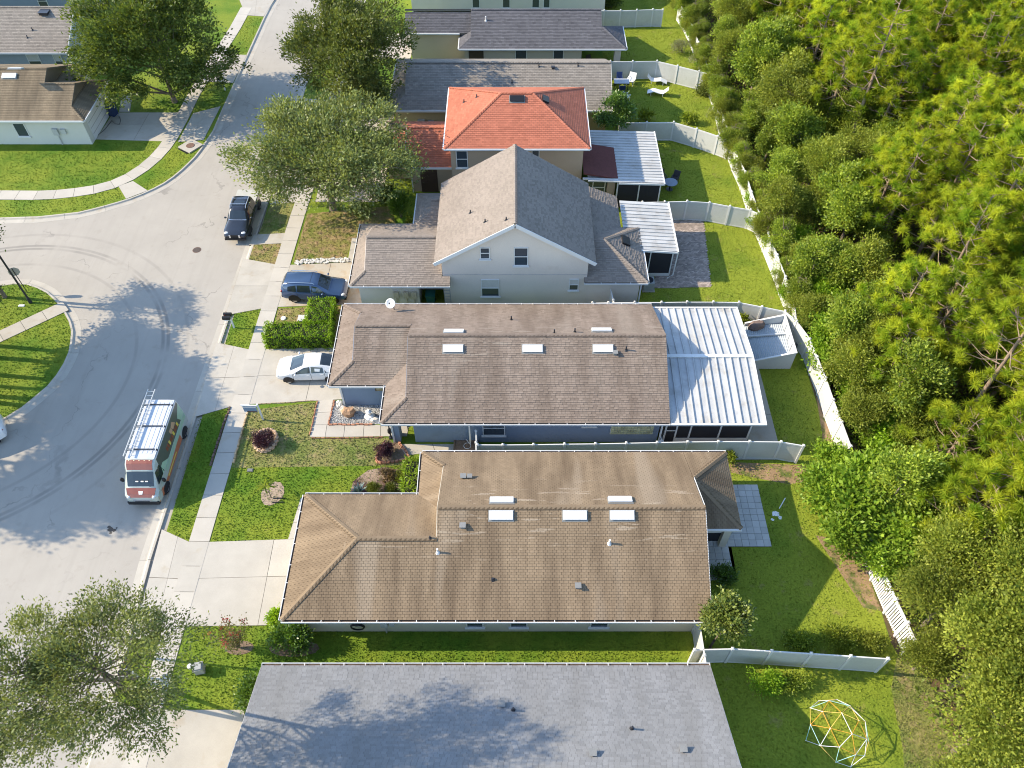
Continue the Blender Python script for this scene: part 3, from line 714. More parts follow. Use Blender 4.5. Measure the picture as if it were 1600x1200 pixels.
pic = MB().box(-8.55,30.72,1.55,-7.95,30.795,2.25).build('wall_plaque', M('plaque_wood', (.10,.075,.05), .6), h.root); MB().box(-8.46,30.70,1.63,-8.04,30.719,2.17).build('plaque_face', M('plaque_face', (.33,.29,.17), .6, .4, 9), pic)
for x, y in ((708,545),(832,545),(942,545)): h.vent(on_slope(x,y,e0,1), e0, 1)
for x, y in ((709,519),(940,517)): h.vent(on_slope(x,y,e1,-1), e1, -1)
for x, y, sg, k in ((799,500,-1,'p'),(866,521,-1,'p'),(898,519,-1,'p'),(978,547,1,'p'),(961,553,1,'b')):
    c = on_slope(x,y,e0 if sg > 0 else e1,sg); (h.pipe if k == 'p' else h.boxvent)(c)
h.finish()

# ---- two-storey house with the big front gable
h = House('two-storey pale stucco house with tall taupe gable roof facing the camera', 'house', (0,43.7), taupe_sh, stucco('stucco_greige', (.68,.60,.515)), tab=(.24,.135), gap=.008, lift=.022, style='laminate')
zg4 = 4.42; p4 = .61; dp = 5.4
h.slope(plane('W',-5.2,39.4,48.0,dp,0,0,zg4,p4), plane('E',5.6,39.4,48.0,dp,0,0,zg4,p4)).cap((.2,39.4,zg4+p4*dp),(.2,48,zg4+p4*dp))
zt = zg4+p4*dp
h.rake((-5.22,39.36,zg4-.05),(.2,39.36,zt-.03),.05,.26).rake((5.62,39.36,zg4-.05),(.2,39.36,zt-.03),.05,.26)
h.wall([(-4.75,39.75),(5.15,39.75),(5.15,47.6),(-4.75,47.6)], -.2, 4.66)
for y in (39.75, 47.58): h.gable([(-4.75,y,4.661),(5.15,y,4.661),(.2,y,zt-.12)], .1 if y < 40 else -.1)
MB().box(-4.752,39.735,2.98,5.152,39.752,3.03).build('belt_trim', M('stucco_trim', (.47,.43,.39), .9), h.root)
for a in ((-2.13,-1.47,4.45,5.45,0),(.12,1.08,3.85,5.45,0),(-2.15,-.88,.95,2.58,1),(3.95,4.62,1.55,2.62,1)): h.window(*a[:4],39.75,a[4])
e0, e1 = 39.1, 45.6; gd = 3.25; d_ = .97
h.slope(plane('S',e0,-11.07,-4.8,gd,d_,0), plane('N',e1,-11.07,-4.8,gd,d_,0), plane('W',-11.07,e0,e1,d_,d_,d_))
h.slope([([(-4.8,e0,2.6),(-4.24,e0,2.6),(-4.24,e0+.6,z_at(.6)),(-4.8,e0+.6,z_at(.6))],2.6)])
h.cap((-10.1,e0+gd,z_at(gd)),(-4.8,e0+gd,z_at(gd))).cap((-11.07,e0,2.6),(-10.1,e0+d_,z_at(d_)))
h.gable([(-10.08,e1-d_,z_at(d_)),(-10.08,e0+gd,z_at(gd)-.03),(-10.08,e0+d_,z_at(d_))])
h.gutter((-11.07,e0,2.6),(-4.24,e0,2.6),(0,-1)).gutter((-11.07,e1,2.6),(-11.07,e0,2.6),(-1,0))
h.wall([(-10.62,39.55),(-6.5,39.55),(-6.5,41.4),(-4.75,41.4),(-4.75,45.2),(-10.62,45.2)])
mt = MB(); 
for x in (-8.25,-7.55,-7.0): mt.box(x,39.38,1.1,x+.34,39.545,1.65); mt.box(x+.12,39.46,.1,x+.2,39.54,1.1)
mt.build('utility_meter', M('stucco_meter', (.50,.42,.30), .7), h.root)
h.slope(plane('S',45.2,-7.2,-4.8,2,1.2,0), plane('N',49.2,-7.2,-4.8,2,1.2,0), plane('W',-7.2,45.2,49.2,1.2,1.2,1.2)).cap((-6,47.2,z_at(2)),(-4.8,47.2,z_at(2)))
h.gutter((-7.2,45.2,2.6),(-5,45.2,2.6),(0,-1),simple=True).gutter((-7.2,49.2,2.6),(-7.2,45.2,2.6),(-1,0),simple=True).wall([(-6.8,45.3),(-4.75,45.3),(-4.75,48.7),(-6.8,48.7)])
we = 39.40; wn_ = 45.2; wd = (wn_-we)/2
h.slope(plane('S',we,4.95,9.32,.75,0,.75), [([(5.16,we+.75,z_at(.75)),(9.32-.75,we+.75,z_at(.75)),(9.32-wd,we+wd,z_at(wd)),(5.16,we+wd,z_at(wd))],2.6)], plane('E',9.32,we,wn_,wd,wd,wd), plane('N',wn_,5.16,9.32,wd,0,wd))
h.slope(plane('E',7.95,42.3,48.8,2.78,0,0,2.62,.42))
h.cap((9.32,we,2.6),(9.32-wd,we+wd,z_at(wd))).cap((9.32,wn_,2.6),(9.32-wd,we+wd,z_at(wd)))
h.gutter((4.95,we,2.6),(9.32,we,2.6),(0,-1)).gutter((9.32,we,2.6),(9.32,wn_,2.6),(1,0),simple=True)
h.wall([(5.15,39.78),(8.86,39.78),(8.86,44.7),(7.5,44.7),(7.5,48.4),(5.15,48.4)], -.2, 2.62); h.downspout(8.95,39.7)
c = Vector((8.0,42.9,z_at(1.32)+.02)); o = MB().box(-.30,-.42,.0,.30,.42,.16).build('roof_vent', black_plastic, h.root); o.location = c; o.rotation_euler = (0, math.atan(PIT), 0)
for x, y in ((735,333),(758,347),(791,344)):
    a_, b_ = (x-800)/FPX, (y-600)/FPX; dy, dz = _ct-b_*_st, -_st-b_*_ct; t = (zg4+p4*5.2-H_CAM)/(dz-p4*a_); h.pipe((a_*t,dy*t,H_CAM+dz*t), .25)
h.finish()

# ---- red roof
h = House('two-storey beige house with orange-red hip roof', 'house', (.4,55.5), red_sh, stucco('stucco_peach', (.46,.345,.24)), tab=(.30,.16), gap=.010, lift=.022)
h.slope(plane('S',51.2,-5.15,5.9,4.3,4.3,4.3,5.2), plane('N',59.8,-5.15,5.9,4.3,4.3,4.3,5.2), plane('W',-5.15,51.2,59.8,4.3,4.3,4.3,5.2), plane('E',5.9,51.2,59.8,4.3,4.3,4.3,5.2))
zt = z_at(4.3,5.2); A, B = (-.85,55.5,zt), (1.6,55.5,zt); h.cap(A,B)
for c in ((-5.15,51.2),(-5.15,59.8)): h.cap((*c,5.2),A)
for c in ((5.9,51.2),(5.9,59.8)): h.cap((*c,5.2),B)
h.gutter((-5.15,51.2,5.2),(5.9,51.2,5.2),(0,-1),simple=True).gutter((5.9,51.2,5.2),(5.9,59.8,5.2),(1,0),simple=True).gutter((-5.15,59.8,5.2),(-5.15,51.2,5.2),(-1,0),simple=True)
h.wall([(-4.7,51.65),(5.45,51.65),(5.45,59.35),(-4.7,59.35)], -.2, 5.3)
h.window(-4.3,-3.4,3.2,4.75,51.65); h.window(1.5,2.1,4.0,5.0,51.65,1,rail=False)
h.slope(plane('S',52.5,-8.45,-4.65,3.2), plane('N',58.9,-8.45,-4.65,3.2)).slope(plane('S',54.2,-10.6,-8.45,1.5,1.5,0,3.0), plane('N',58.9,-10.6,-8.45,3.2,3.2,0))
h.cap((-8.45,55.7,z_at(3.2)),(-4.7,55.7,z_at(3.2)))
h.gutter((-8.45,52.5,2.6),(-4.7,52.5,2.6),(0,-1),simple=True).rake((-8.46,52.5,2.6),(-8.46,55.7,z_at(3.2)))
h.wall([(-8.0,52.9),(-4.7,52.9),(-4.7,58.5),(-8.0,58.5)]).wall([(-10.2,54.6),(-8.0,54.6),(-8.0,58.4),(-10.2,58.4)])
dr = MB().box(-7.35,52.84,.0,-6.0,52.9,2.1).build('door', M('brown_door', (.085,.05,.035), .6), h.root); MB().box(-7.2,52.82,.2,-6.15,52.838,.9).box(-7.2,52.82,1.1,-6.15,52.838,1.9).build('door_panel', M('brown_door', (.085,.05,.035), .6), dr)
h.downspout(-8.05,52.75)
pr = MB()
for poly, _z in plane('E',8.25,51.0,55.1,2.7,0,0,2.65,.18): pr.slab3(poly, .12)
pr.build('porch_roof', M('maroon_shaded_shingles', (.13,.045,.038), .9, .12, 3, .2, 18, bmp=.3), h.root); h.gutter((5.5,51.0,2.72),(8.25,51.0,2.62),(0,-1),simple=True)  # maroon shingles, with the main roof's shade put into the colour
h.col(7.5,51.1,-.1,8.1,51.5,2.6)
h.vent(on_slope(808,155,51.2,1,5.2),0,1,1.1,.5,.16,black_plastic)
o = MB().box(-.25,-.4,.0,.25,.4,.18).build('roof_vent', black_plastic, h.root); o.location = (2.55,55.2,z_at(3.3,5.2)+.03); o.rotation_euler = (0, math.atan(PIT), 0)
for x, y in ((725,160),(745,152)):
    a_, b_ = (x-800)/FPX, (y-600)/FPX; dy, dz = _ct-b_*_st, -_st-b_*_ct; t = (5.2+PIT*5.15-H_CAM)/(dz-PIT*a_); h.pipe((a_*t,dy*t,H_CAM+dz*t), .25)
h.finish()

# ---- weathered grey-brown roof behind it
h = House('single-storey ochre house with weathered grey-brown roof, right behind the red roof', 'house', (-1,64.8), weath_sh, stucco('stucco_ochre', (.46,.36,.21)), tab=(.30,.16), gap=.010, lift=.022)
h.slope(plane('S',60.6,-10.6,8.6,4.27,1.4,0), plane('N',69.14,-10.6,8.6,4.27,1.4,0), plane('W',-10.6,60.6,69.14,1.4,1.4,1.4))
h.cap((-9.2,64.87,z_at(4.27)),(8.6,64.87,z_at(4.27)),.2).gable([(-9.17,67.7,z_at(1.4)),(-9.17,64.87,z_at(4.2)),(-9.17,62,z_at(1.4))])
h.gutter((-10.6,60.6,2.6),(8.6,60.6,2.6),(0,-1),simple=True).gutter((-10.6,69.1,2.6),(-10.6,60.6,2.6),(-1,0),simple=True).rake((8.6,60.6,2.6),(8.6,64.87,z_at(4.27)))
h.wall([(-10.15,61.05),(8.2,61.05),(8.2,68.7),(-10.15,68.7)]); h.gable([(8.18,68.7,2.6),(8.18,61.05,2.6),(8.18,64.87,4.5)])
for x, y in ((800,129),(842,104),(903,103)): h.pipe(on_slope(x,y,60.6,1),.3)
h.boxvent(on_slope(864,107,60.6,1), mat=dark_metal)
MB().box(-8.2,60.8,.7,-7.6,61.045,1.5).box(-7.3,60.85,.8,-6.8,61.045,1.4).build('utility_meter', M('meter_grey', (.45,.45,.43), .6), h.root)
h.finish()

# ---- charcoal roof
h = House('single-storey beige house with charcoal shingle roof half shaded by an oak', 'house', (0,75), char_sh, stucco('stucco_sand', (.50,.44,.36)), tab=(.30,.16), gap=.010, lift=.022)
D = 3.9
h.slope(plane('S',71.0,-5.0,8.5,D,1.1,0), plane('N',78.8,-10.2,8.5,D), plane('W',-5.0,71.0,74.9,1.1,1.1,0), plane('S',73.2,-10.2,-3.9,1.7,0,0,3.0,.70))
pd = 2.15
h.slope(plane('S',71.0,8.5,10.75,pd,0,pd), plane('E',10.75,71.0,75.3,pd,pd,pd), plane('N',75.3,8.5,10.75,pd,0,pd)).cap((10.75,71,2.6),(8.6,71+pd,z_at(pd)))
h.cap((-3.9,74.9,z_at(D)),(8.5,74.9,z_at(D)))
h.gutter((-5,71,2.6),(10.75,71,2.6),(0,-1),simple=True).gutter((-10.2,73.2,3.0),(-5,73.2,3.0),(0,-1),simple=True).gutter((10.75,71,2.6),(10.75,75.3,2.6),(1,0),simple=True).gutter((-5,73.2,2.6),(-5,71,2.6),(-1,0),simple=True)
h.wall([(-4.5,71.4),(6.6,71.4),(6.6,78.3),(-9.8,78.3),(-9.8,73.7),(-4.5,73.7)]).gable([(8.45,78.6,2.6),(8.45,71.2,2.6),(8.45,74.9,4.4)])
h.col(9.7,71.2,-.1,10.3,71.8,2.6); h.col(6.6,77.8,-.1,8.4,78.3,2.6)
h.window(.3,1.4,1.3,2.3,71.4,1,rail=False); h.window(3.9,4.9,1.3,2.3,71.4,1,rail=False)
ar = MB().box(-4.1,71.36,.0,-2.7,71.4,2.2).build('entry_door', M('entry_dark', (.07,.05,.035), .7), h.root)
h.pipe(on_slope(759,32,71.0,1),.4,.06,white_trim)
h.finish()
# ---- pale house along the top edge
h = House('pale cream house along the top edge, only its lower front wall showing', 'house', (0,88), weath_sh, stucco('stucco_white', (.66,.62,.53)), tab=(.6,.3), gap=.01)
h.slope(plane('S',83.0,-11,10.2,4.4), plane('N',91.8,-11,10.2,4.4)).gutter((-11,83,2.6),(10.2,83,2.6),(0,-1),simple=True)
h.wall([(-10.6,83.45),(9.8,83.45),(9.8,91.4),(-10.6,91.4)])
for x0, x1 in ((-1.0,-.2),(2.1,2.9),(3.3,4.0),(-4.2,-3.4)): h.window(x0,x1,.55,2.0,83.45,0,rail=False)
h.finish()
# ---- across the street
h = House('white corner house with stained brown roof across the street, at the left edge', 'house', (-50,63), cornr_sh, stucco('stucco_bright', (.60,.59,.53)), tab=(.30,.16), gap=.010, lift=.020)
e0 = 59.05; D = 4.57; ge = 65.5; gd = (ge-e0)/2; d_ = 1.2
h.slope(plane('S',e0,-66,-39.9,D), plane('N',68.2,-66,-39.9,D), plane('E',-38.5,61,68.2,1.4,0,1.4), [([(-39.9,68.2,2.6),(-39.9,66.8,z_at(1.4)),(-38.5,68.2,2.6)],2.6)])
h.slope(plane('S',e0,-39.9,-36.1,gd,0,d_), plane('N',ge,-39.9,-36.1,gd,0,d_), plane('E',-36.1,e0,ge,d_,d_,d_))
h.cap((-66,e0+D,z_at(D)),(-39.9,e0+D,z_at(D))).cap((-39.9,e0+gd,z_at(gd)),(-37.3,e0+gd,z_at(gd))).cap((-36.1,e0,2.6),(-37.3,e0+d_,z_at(d_))).cap((-36.1,ge,2.6),(-37.3,ge-d_,z_at(d_)))
wm = h.wallmb; h.wallmb = MB(); h.gable([(-39.93,61,3.3),(-39.93,e0+D,z_at(D)-.03),(-39.93,66.8,z_at(1.4))], -.05); h.gable([(-37.33,e0+d_,z_at(d_)),(-37.33,e0+gd,z_at(gd)-.03),(-37.33,ge-d_,z_at(d_))], -.05); h.wallmb.build('gable_end', M('gable_brown', (.17,.13,.09), .9), h.root); h.wallmb = wm
h.gutter((-66,e0,2.6),(-36.1,e0,2.6),(0,-1),simple=True).gutter((-36.1,e0,2.6),(-36.1,ge,2.6),(1,0),simple=True)
h.wall([(-65.5,59.5),(-36.55,59.5),(-36.55,65.05),(-38.9,65.05),(-38.9,67.8),(-65.5,67.8)])
gdoor = MB().box(-36.56,60.2,.0,-36.52,64.4,2.15).build('garage_door', white_trim, h.root)
for z in (.53,1.06,1.59): MB().box(-36.519,60.25,z-.012,-36.512,64.35,z+.012).build('door_seam', joint_dark, gdoor)
h.window(-42.6,-41.6,.8,2.1,59.5,1,rail=False); h.window(-47.6,-46.6,.8,2.1,59.5,1,rail=False)
MB().box(-39.4,59.3,1.0,-38.95,59.495,1.6).box(-38.7,59.35,1.1,-38.3,59.495,1.55).box(-39.2,59.42,.0,-39.12,59.48,1.0).build('utility_meter', M('meter_grey', (.45,.45,.43), .6), h.root)
h.vent(on_slope(15,119,e0,1), e0, 1); h.vent(on_slope(25,108,68.2,-1), 68.2, -1, 1.1)
h.finish()
h = House('grey-blue house with plain grey roof, behind the white corner house', 'house', (-53,75), weath_sh, stucco('stucco_greyblue', (.33,.36,.39)), tab=(.30,.16), gap=.010, lift=.020)
h.slope(plane('S',70.3,-66,-41.5,4.5), plane('N',79.3,-66,-41.5,4.5)).cap((-66,74.8,z_at(4.5)),(-41.5,74.8,z_at(4.5)))
h.gutter((-66,70.3,2.6),(-41.5,70.3,2.6),(0,-1),simple=True).rake((-41.5,70.3,2.6),(-41.5,74.8,z_at(4.5)))
h.wall([(-65.5,70.75),(-42,70.75),(-42,78.9),(-65.5,78.9)]).gable([(-42,70.75,2.6),(-42,78.9,2.6),(-42,74.8,4.6)], -.05)
h.window(-45.8,-44.6,.9,2.2,70.75,1); h.window(-43.3,-42.5,.9,2.2,70.75,1)
h.boxvent(on_slope(70,20,70.3,1), mat=dark_metal, w=.8)
for x, y in ((51,47),(43,59)): h.pipe(on_slope(x,y,70.3,1),.25)
h.finish()
h = House('bluish house at the top left corner, only its lower wall showing', 'house', (-55,90), weath_sh, stucco('stucco_steel', (.26,.30,.35)), tab=(.6,.3), gap=.01)
h.slope(plane('S',83.2,-70,-43,4.5), plane('N',92.2,-70,-43,4.5)).wall([(-69.5,83.6),(-43.4,83.6),(-43.4,91.8),(-69.5,91.8)]).window(-50,-49,.5,1.9,83.6)
h.finish()

# ================================================================ METAL AWNINGS AND SCREENED PORCHES
alu_white = M('painted_aluminium', (.45,.45,.435), .4, .10, 1.0, .06, 14, orand=.10, dirt=((.30,.28,.25), 1.1, .52, .80))
def awning(label, x0, x1, y0, y1, zf, ribs, pitch_w, group='metal patio awnings'):
    root = thing('patio_awning', label, 'awning', ((x0+x1)/2,(y0+y1)/2,0), 0, group); off = Vector(root.location)
    def bld(mb, n, m, par=root):
        o = mb.build(n, m, par)
        if par is root: o.location = -off
        return o
    spans = [(y0,y1)] if not isinstance(zf, tuple) else [(y0,(y0+y1)/2),((y0+y1)/2,y1)]
    f = zf if not isinstance(zf, tuple) else (lambda x, y: zf[0]+(zf[1]-zf[0])*(1-abs(y-(y0+y1)/2)/((y1-y0)/2)))
    if ribs == 'Y':
        n = int(round((x1-x0)/pitch_w)); w = (x1-x0)/n
        for ya, yb in spans:
            for i in range(n):
                a, b = x0+i*w, x0+(i+1)*w; mb = MB(); z0 = lambda y: f((a+b)/2, y)
                mb.slab3([(a+.055,ya,z0(ya)),(b-.001,ya,z0(ya)),(b-.001,yb,z0(yb)),(a+.055,yb,z0(yb))], .03)
                mb.slab3([(a,ya,z0(ya)+.085),(a+.054,ya,z0(ya)+.085),(a+.054,yb,z0(yb)+.085),(a,yb,z0(yb)+.085)], .115)
                bld(mb, 'roof_panel', alu_white)
    else:
        n = int(round((y1-y0)/pitch_w)); w = (y1-y0)/n
        for i in range(n):
            a, b = y0+i*w, y0+(i+1)*w; mb = MB()
            mb.slab3([(x0,a+.055,f(x0,a)),(x1,a+.055,f(x1,a)),(x1,b-.001,f(x1,b)),(x0,b-.001,f(x0,b))], .03)
            mb.slab3([(x0,a,f(x0,a)+.06),(x1,a,f(x1,a)+.06),(x1,a+.054,f(x1,a)+.06),(x0,a+.054,f(x0,a)+.06)], .09)
            bld(mb, 'roof_panel', alu_white)
    return root, bld, f
# brown house
root, bld, f = awning('long white ribbed metal awning with a low ridge, beside the brown-roofed blue house', 9.36, 14.95, 27.5, 37.0, (2.5, 3.1), 'Y', .465)
mb = MB(); mb.box(9.36,27.38,2.42,15.03,27.49,2.56); mb.box(9.36,37.01,2.42,15.03,37.12,2.56); mb.beam((14.99,27.5,2.52),(14.99,32.25,3.12),.07,.14); mb.beam((14.99,32.25,3.12),(14.99,37,2.52),.07,.14); bld(mb, 'gutter', white_trim)
bld(MB().box(9.36,32.13,3.10,14.99,32.37,3.19), 'ridge_beam', white_trim)
for x in (9.3,9.95,10.8,12.6,14.4): bld(MB().box(x-.045,27.85,0,x+.045,27.94,2.46), 'post', white_trim)
for y in (30.3,32.3,34.6,36.8): bld(MB().box(14.36,y-.045,0,14.45,y+.045,2.5), 'post', white_trim)
bld(MB().box(10.0,27.88,.05,14.35,27.91,.48), 'kick_plate', white_trim); bld(MB().box(9.36,27.87,1.22,9.9,27.93,1.30), 'rail', white_trim)
for a, b in ((9.36,9.9),(10.0,10.75),(10.85,12.55),(12.65,14.35)): bld(MB().box(a,27.895,.50 if a > 9.9 else .05,b,27.905,2.4), 'screen', screen_m)
bld(MB().box(14.395,27.95,.5,14.405,36.8,2.4), 'screen', screen_m)
# two-storey house
root, bld, f = awning('short white ribbed awning above the brick patio', 8.1, 11.8, 42.7, 48.2, lambda x, y: 2.72-.07*(x-8), 'X', .40)
bld(MB().box(11.8,42.65,2.36,11.9,48.25,2.52), 'gutter', white_trim); mb = MB().beam((8.1,42.62,2.68),(11.8,42.62,2.42),.06,.14); bld(mb, 'fascia', white_trim)
for x in (9.35,9.95,11.55): bld(MB().box(x-.04,42.8,0,x+.04,42.88,2.42), 'post', white_trim)
for a, b in ((9.4,9.9),(10.0,11.5)): bld(MB().box(a,42.835,.3,b,42.845,2.4), 'screen', screen_m)
bld(MB().box(9.4,42.82,.02,11.5,42.86,.28), 'kick_plate', white_trim); bld(MB().tube([(11.86,42.7,2.4),(11.8,42.65,.3),(11.4,42.5,.1)],.05,6), 'downspout', white_trim)
bld(MB().box(11.545,42.9,.3,11.555,48,2.4), 'screen', screen_m)
# red house
root, bld, f = awning('wide ribbed awning mostly in shadow, beside the red-roofed house', 5.9, 11.8, 50.6, 57.6, lambda x, y: 2.66-.03*(x-6), 'X', .36)
bld(MB().box(11.8,50.55,2.32,11.9,57.65,2.5), 'gutter', white_trim); bld(MB().beam((8.3,50.52,2.52),(11.8,50.52,2.42),.06,.14), 'fascia', white_trim)
for x in (8.25,9.95,11.6): bld(MB().box(x-.05,50.75,0,x+.05,50.85,2.42), 'post', white_trim)
for a, b in ((8.3,9.9),(10.0,11.55)): bld(MB().box(a,50.79,.05,b,50.80,2.4), 'screen', screen_m)
bld(MB().box(11.6,50.9,.05,11.61,57.4,2.4), 'screen', screen_m)
fr = bld(MB().box(6.35,51.35,.0,6.42,51.42,2.3).box(7.3,51.35,0,7.37,51.42,2.3).box(6.42,51.35,1.5,7.3,51.42,1.57), 'door_frame', white_trim); bld(MB().box(5.6,51.38,.0,7.5,51.395,2.3), 'door_glass', win_glass)
# ================================================================ FENCES
post_me = MB().box(-.064,-.064,-.1,.064,.064,1.86).add([(-.08,-.08,1.861),(.08,-.08,1.861),(.08,.08,1.861),(-.08,.08,1.861),(0,0,1.97)],[(3,2,1,0),(0,1,4),(1,2,4),(2,3,4),(3,0,4)]).mesh('post', white_vinyl)
panel_me = MB().box(0,-.018,.13,1,.018,1.68).mesh('fence_panel', fence_panel_m)
rail_me = MB().box(0,-.03,1.681,1,.03,1.80).mesh('rail', white_vinyl); rail2_me = MB().box(0,-.03,.03,1,.03,.129).mesh('rail', white_vinyl)
def fence(label, pts, cat='fence', group=None, ends=(True,True)):
    c = Vector((*pts[0],0)); root = thing('vinyl_fence', label, cat, c, 0, group)
    for i, p in enumerate(pts):
        d = Vector((*pts[min(i+1,len(pts)-1)],0))-Vector((*pts[max(i-1,0)],0))
        if (i > 0 or ends[0]) and (i < len(pts)-1 or ends[1]): link('post', post_me, root, Vector((*p,0))-c, (0,0,math.atan2(d.y,d.x)))
        if i < len(pts)-1:
            a, b = Vector((*p,0)), Vector((*pts[i+1],0)); d = b-a; L = d.length-.13; u = d.normalized(); rz = math.atan2(d.y,d.x)
            for n, me in (('fence_panel',panel_me),('rail',rail_me),('rail',rail2_me)): link(n, me, root, a+u*.065-c, (0,0,rz), (L,1,1))
    return root
T = 1.83
tp = lambda *q: [G(x,y,T) for x, y in q]
fence('white vinyl fence run partly under the glossy round-crowned tree, right of the grey roof', tp((1086,1015),(1145,1013.5),(1206,1017),(1268,1021),(1330,1025),(1388,1029)))
fence('short sunlit white fence closing the grass strip between tan and grey roofs', [(9.42,15.85),(9.42,14.0),(9.42,12.9)], ends=(True,False))
fence('long white vinyl fence between the tan roof and the blue house', tp((746,694.5),(786,694.7),(834,694.3),(882.5,693.5),(931,693),(979,692),(1027,691),(1075,690),(1123,689.5),(1172,689.5),(1221,690),(1256,696)))
fence('short white fence stub with gate post beside the blue wall', [(-2.15,27.45),(-2.12,26.6),(-2.1,25.75)], ends=(True,False))
fence('white vinyl fence behind the long white awning and grill', tp((926,473),(951,472.5),(992,472),(1034,472),(1074,471.5),(1115,471.5),(1155,472),(1191,479),(1227,486)) + [(19.05,36.6)])
fence('white back fence with leaning tree shadows, behind the open shed', [(19.08,36.5)] + tp((1266,529),(1277.5,557),(1290.5,589.5),(1302.5,624),(1316,659),(1330,697)), ends=(True,True))
fence('white vinyl fence between the brick patio yard and the wide shadowed awning', tp((1004,315.5),(1039,315),(1074,314),(1109,316),(1141,322),(1173,327.5),(1189,335)))
fence('white vinyl fence below the yard with two white loungers', tp((969,191.5),(1011,191),(1053,190.5),(1089,201),(1122,212),(1140,219)))
fence('white vinyl fence behind the blue patio chairs', tp((954,95.5),(989,95.5),(1027,95),(1059,102.5),(1092.5,111),(1116,117)))
fence('farthest white vinyl fence beside the charcoal roof', tp((920,16.5),(944.5,16),(970,16),(995.5,15.3),(1020.5,14.3),(1036,14.8)))
fence('short white fence stub against the wall of the two-storey house', [(6.85,39.7),(6.95,38.5),(7.05,37.7)], ends=(False,True))
# back line along the wood, sunlit and half overgrown
bl = [G(*q,T) for q in ((1062,5),(1073,22),(1082,40),(1092,66),(1103,96),(1115,125),(1123,152),(1131,185),(1141,210),(1151,238),(1165,268),(1175,300),(1187,332),(1201,364),(1215,398),(1228,432),(1241,466))] + [(19.08,36.7)]
fence('long sunlit back fence half swallowed by vines along the wood', bl, ends=(True,False))
# picket fence
pk = [G(*q) for q in ((1334,838),(1341,858),(1360,907),(1381,958),(1398,994),(1410,1022))]
root = thing('picket_fence', 'white picket back fence with close vertical slats in front of the wood', 'fence', (*pk[0],0)); c = Vector((*pk[0],0))
slat_me = MB().box(-.045,-.012,.08,.045,.012,1.70).mesh('picket', white_vinyl); prails = [MB().box(0,a,b,1,c_,d_).mesh('rail', white_vinyl) for a,b,c_,d_ in ((-.03,1.55,-.013,1.64),(-.03,.2,-.013,.29),(-.035,1.701,.035,1.75))]
for i, p in enumerate(pk):
    link('post', post_me, root, Vector((*p,0))-c)
    if i < len(pk)-1:
        a, b = Vector((*p,0)), Vector((*pk[i+1],0)); d = b-a; u = d.normalized(); L = d.length-.13; rz = math.atan2(d.y,d.x)
        for pr_ in prails: link('rail', pr_, root, a+u*.065-c, (0,0,rz), (L,1,1))
        n = int(L/.128)
        for k in range(n): link('picket', slat_me, root, a+u*(.065+(k+.5)*L/n)-c, (0,0,rz))

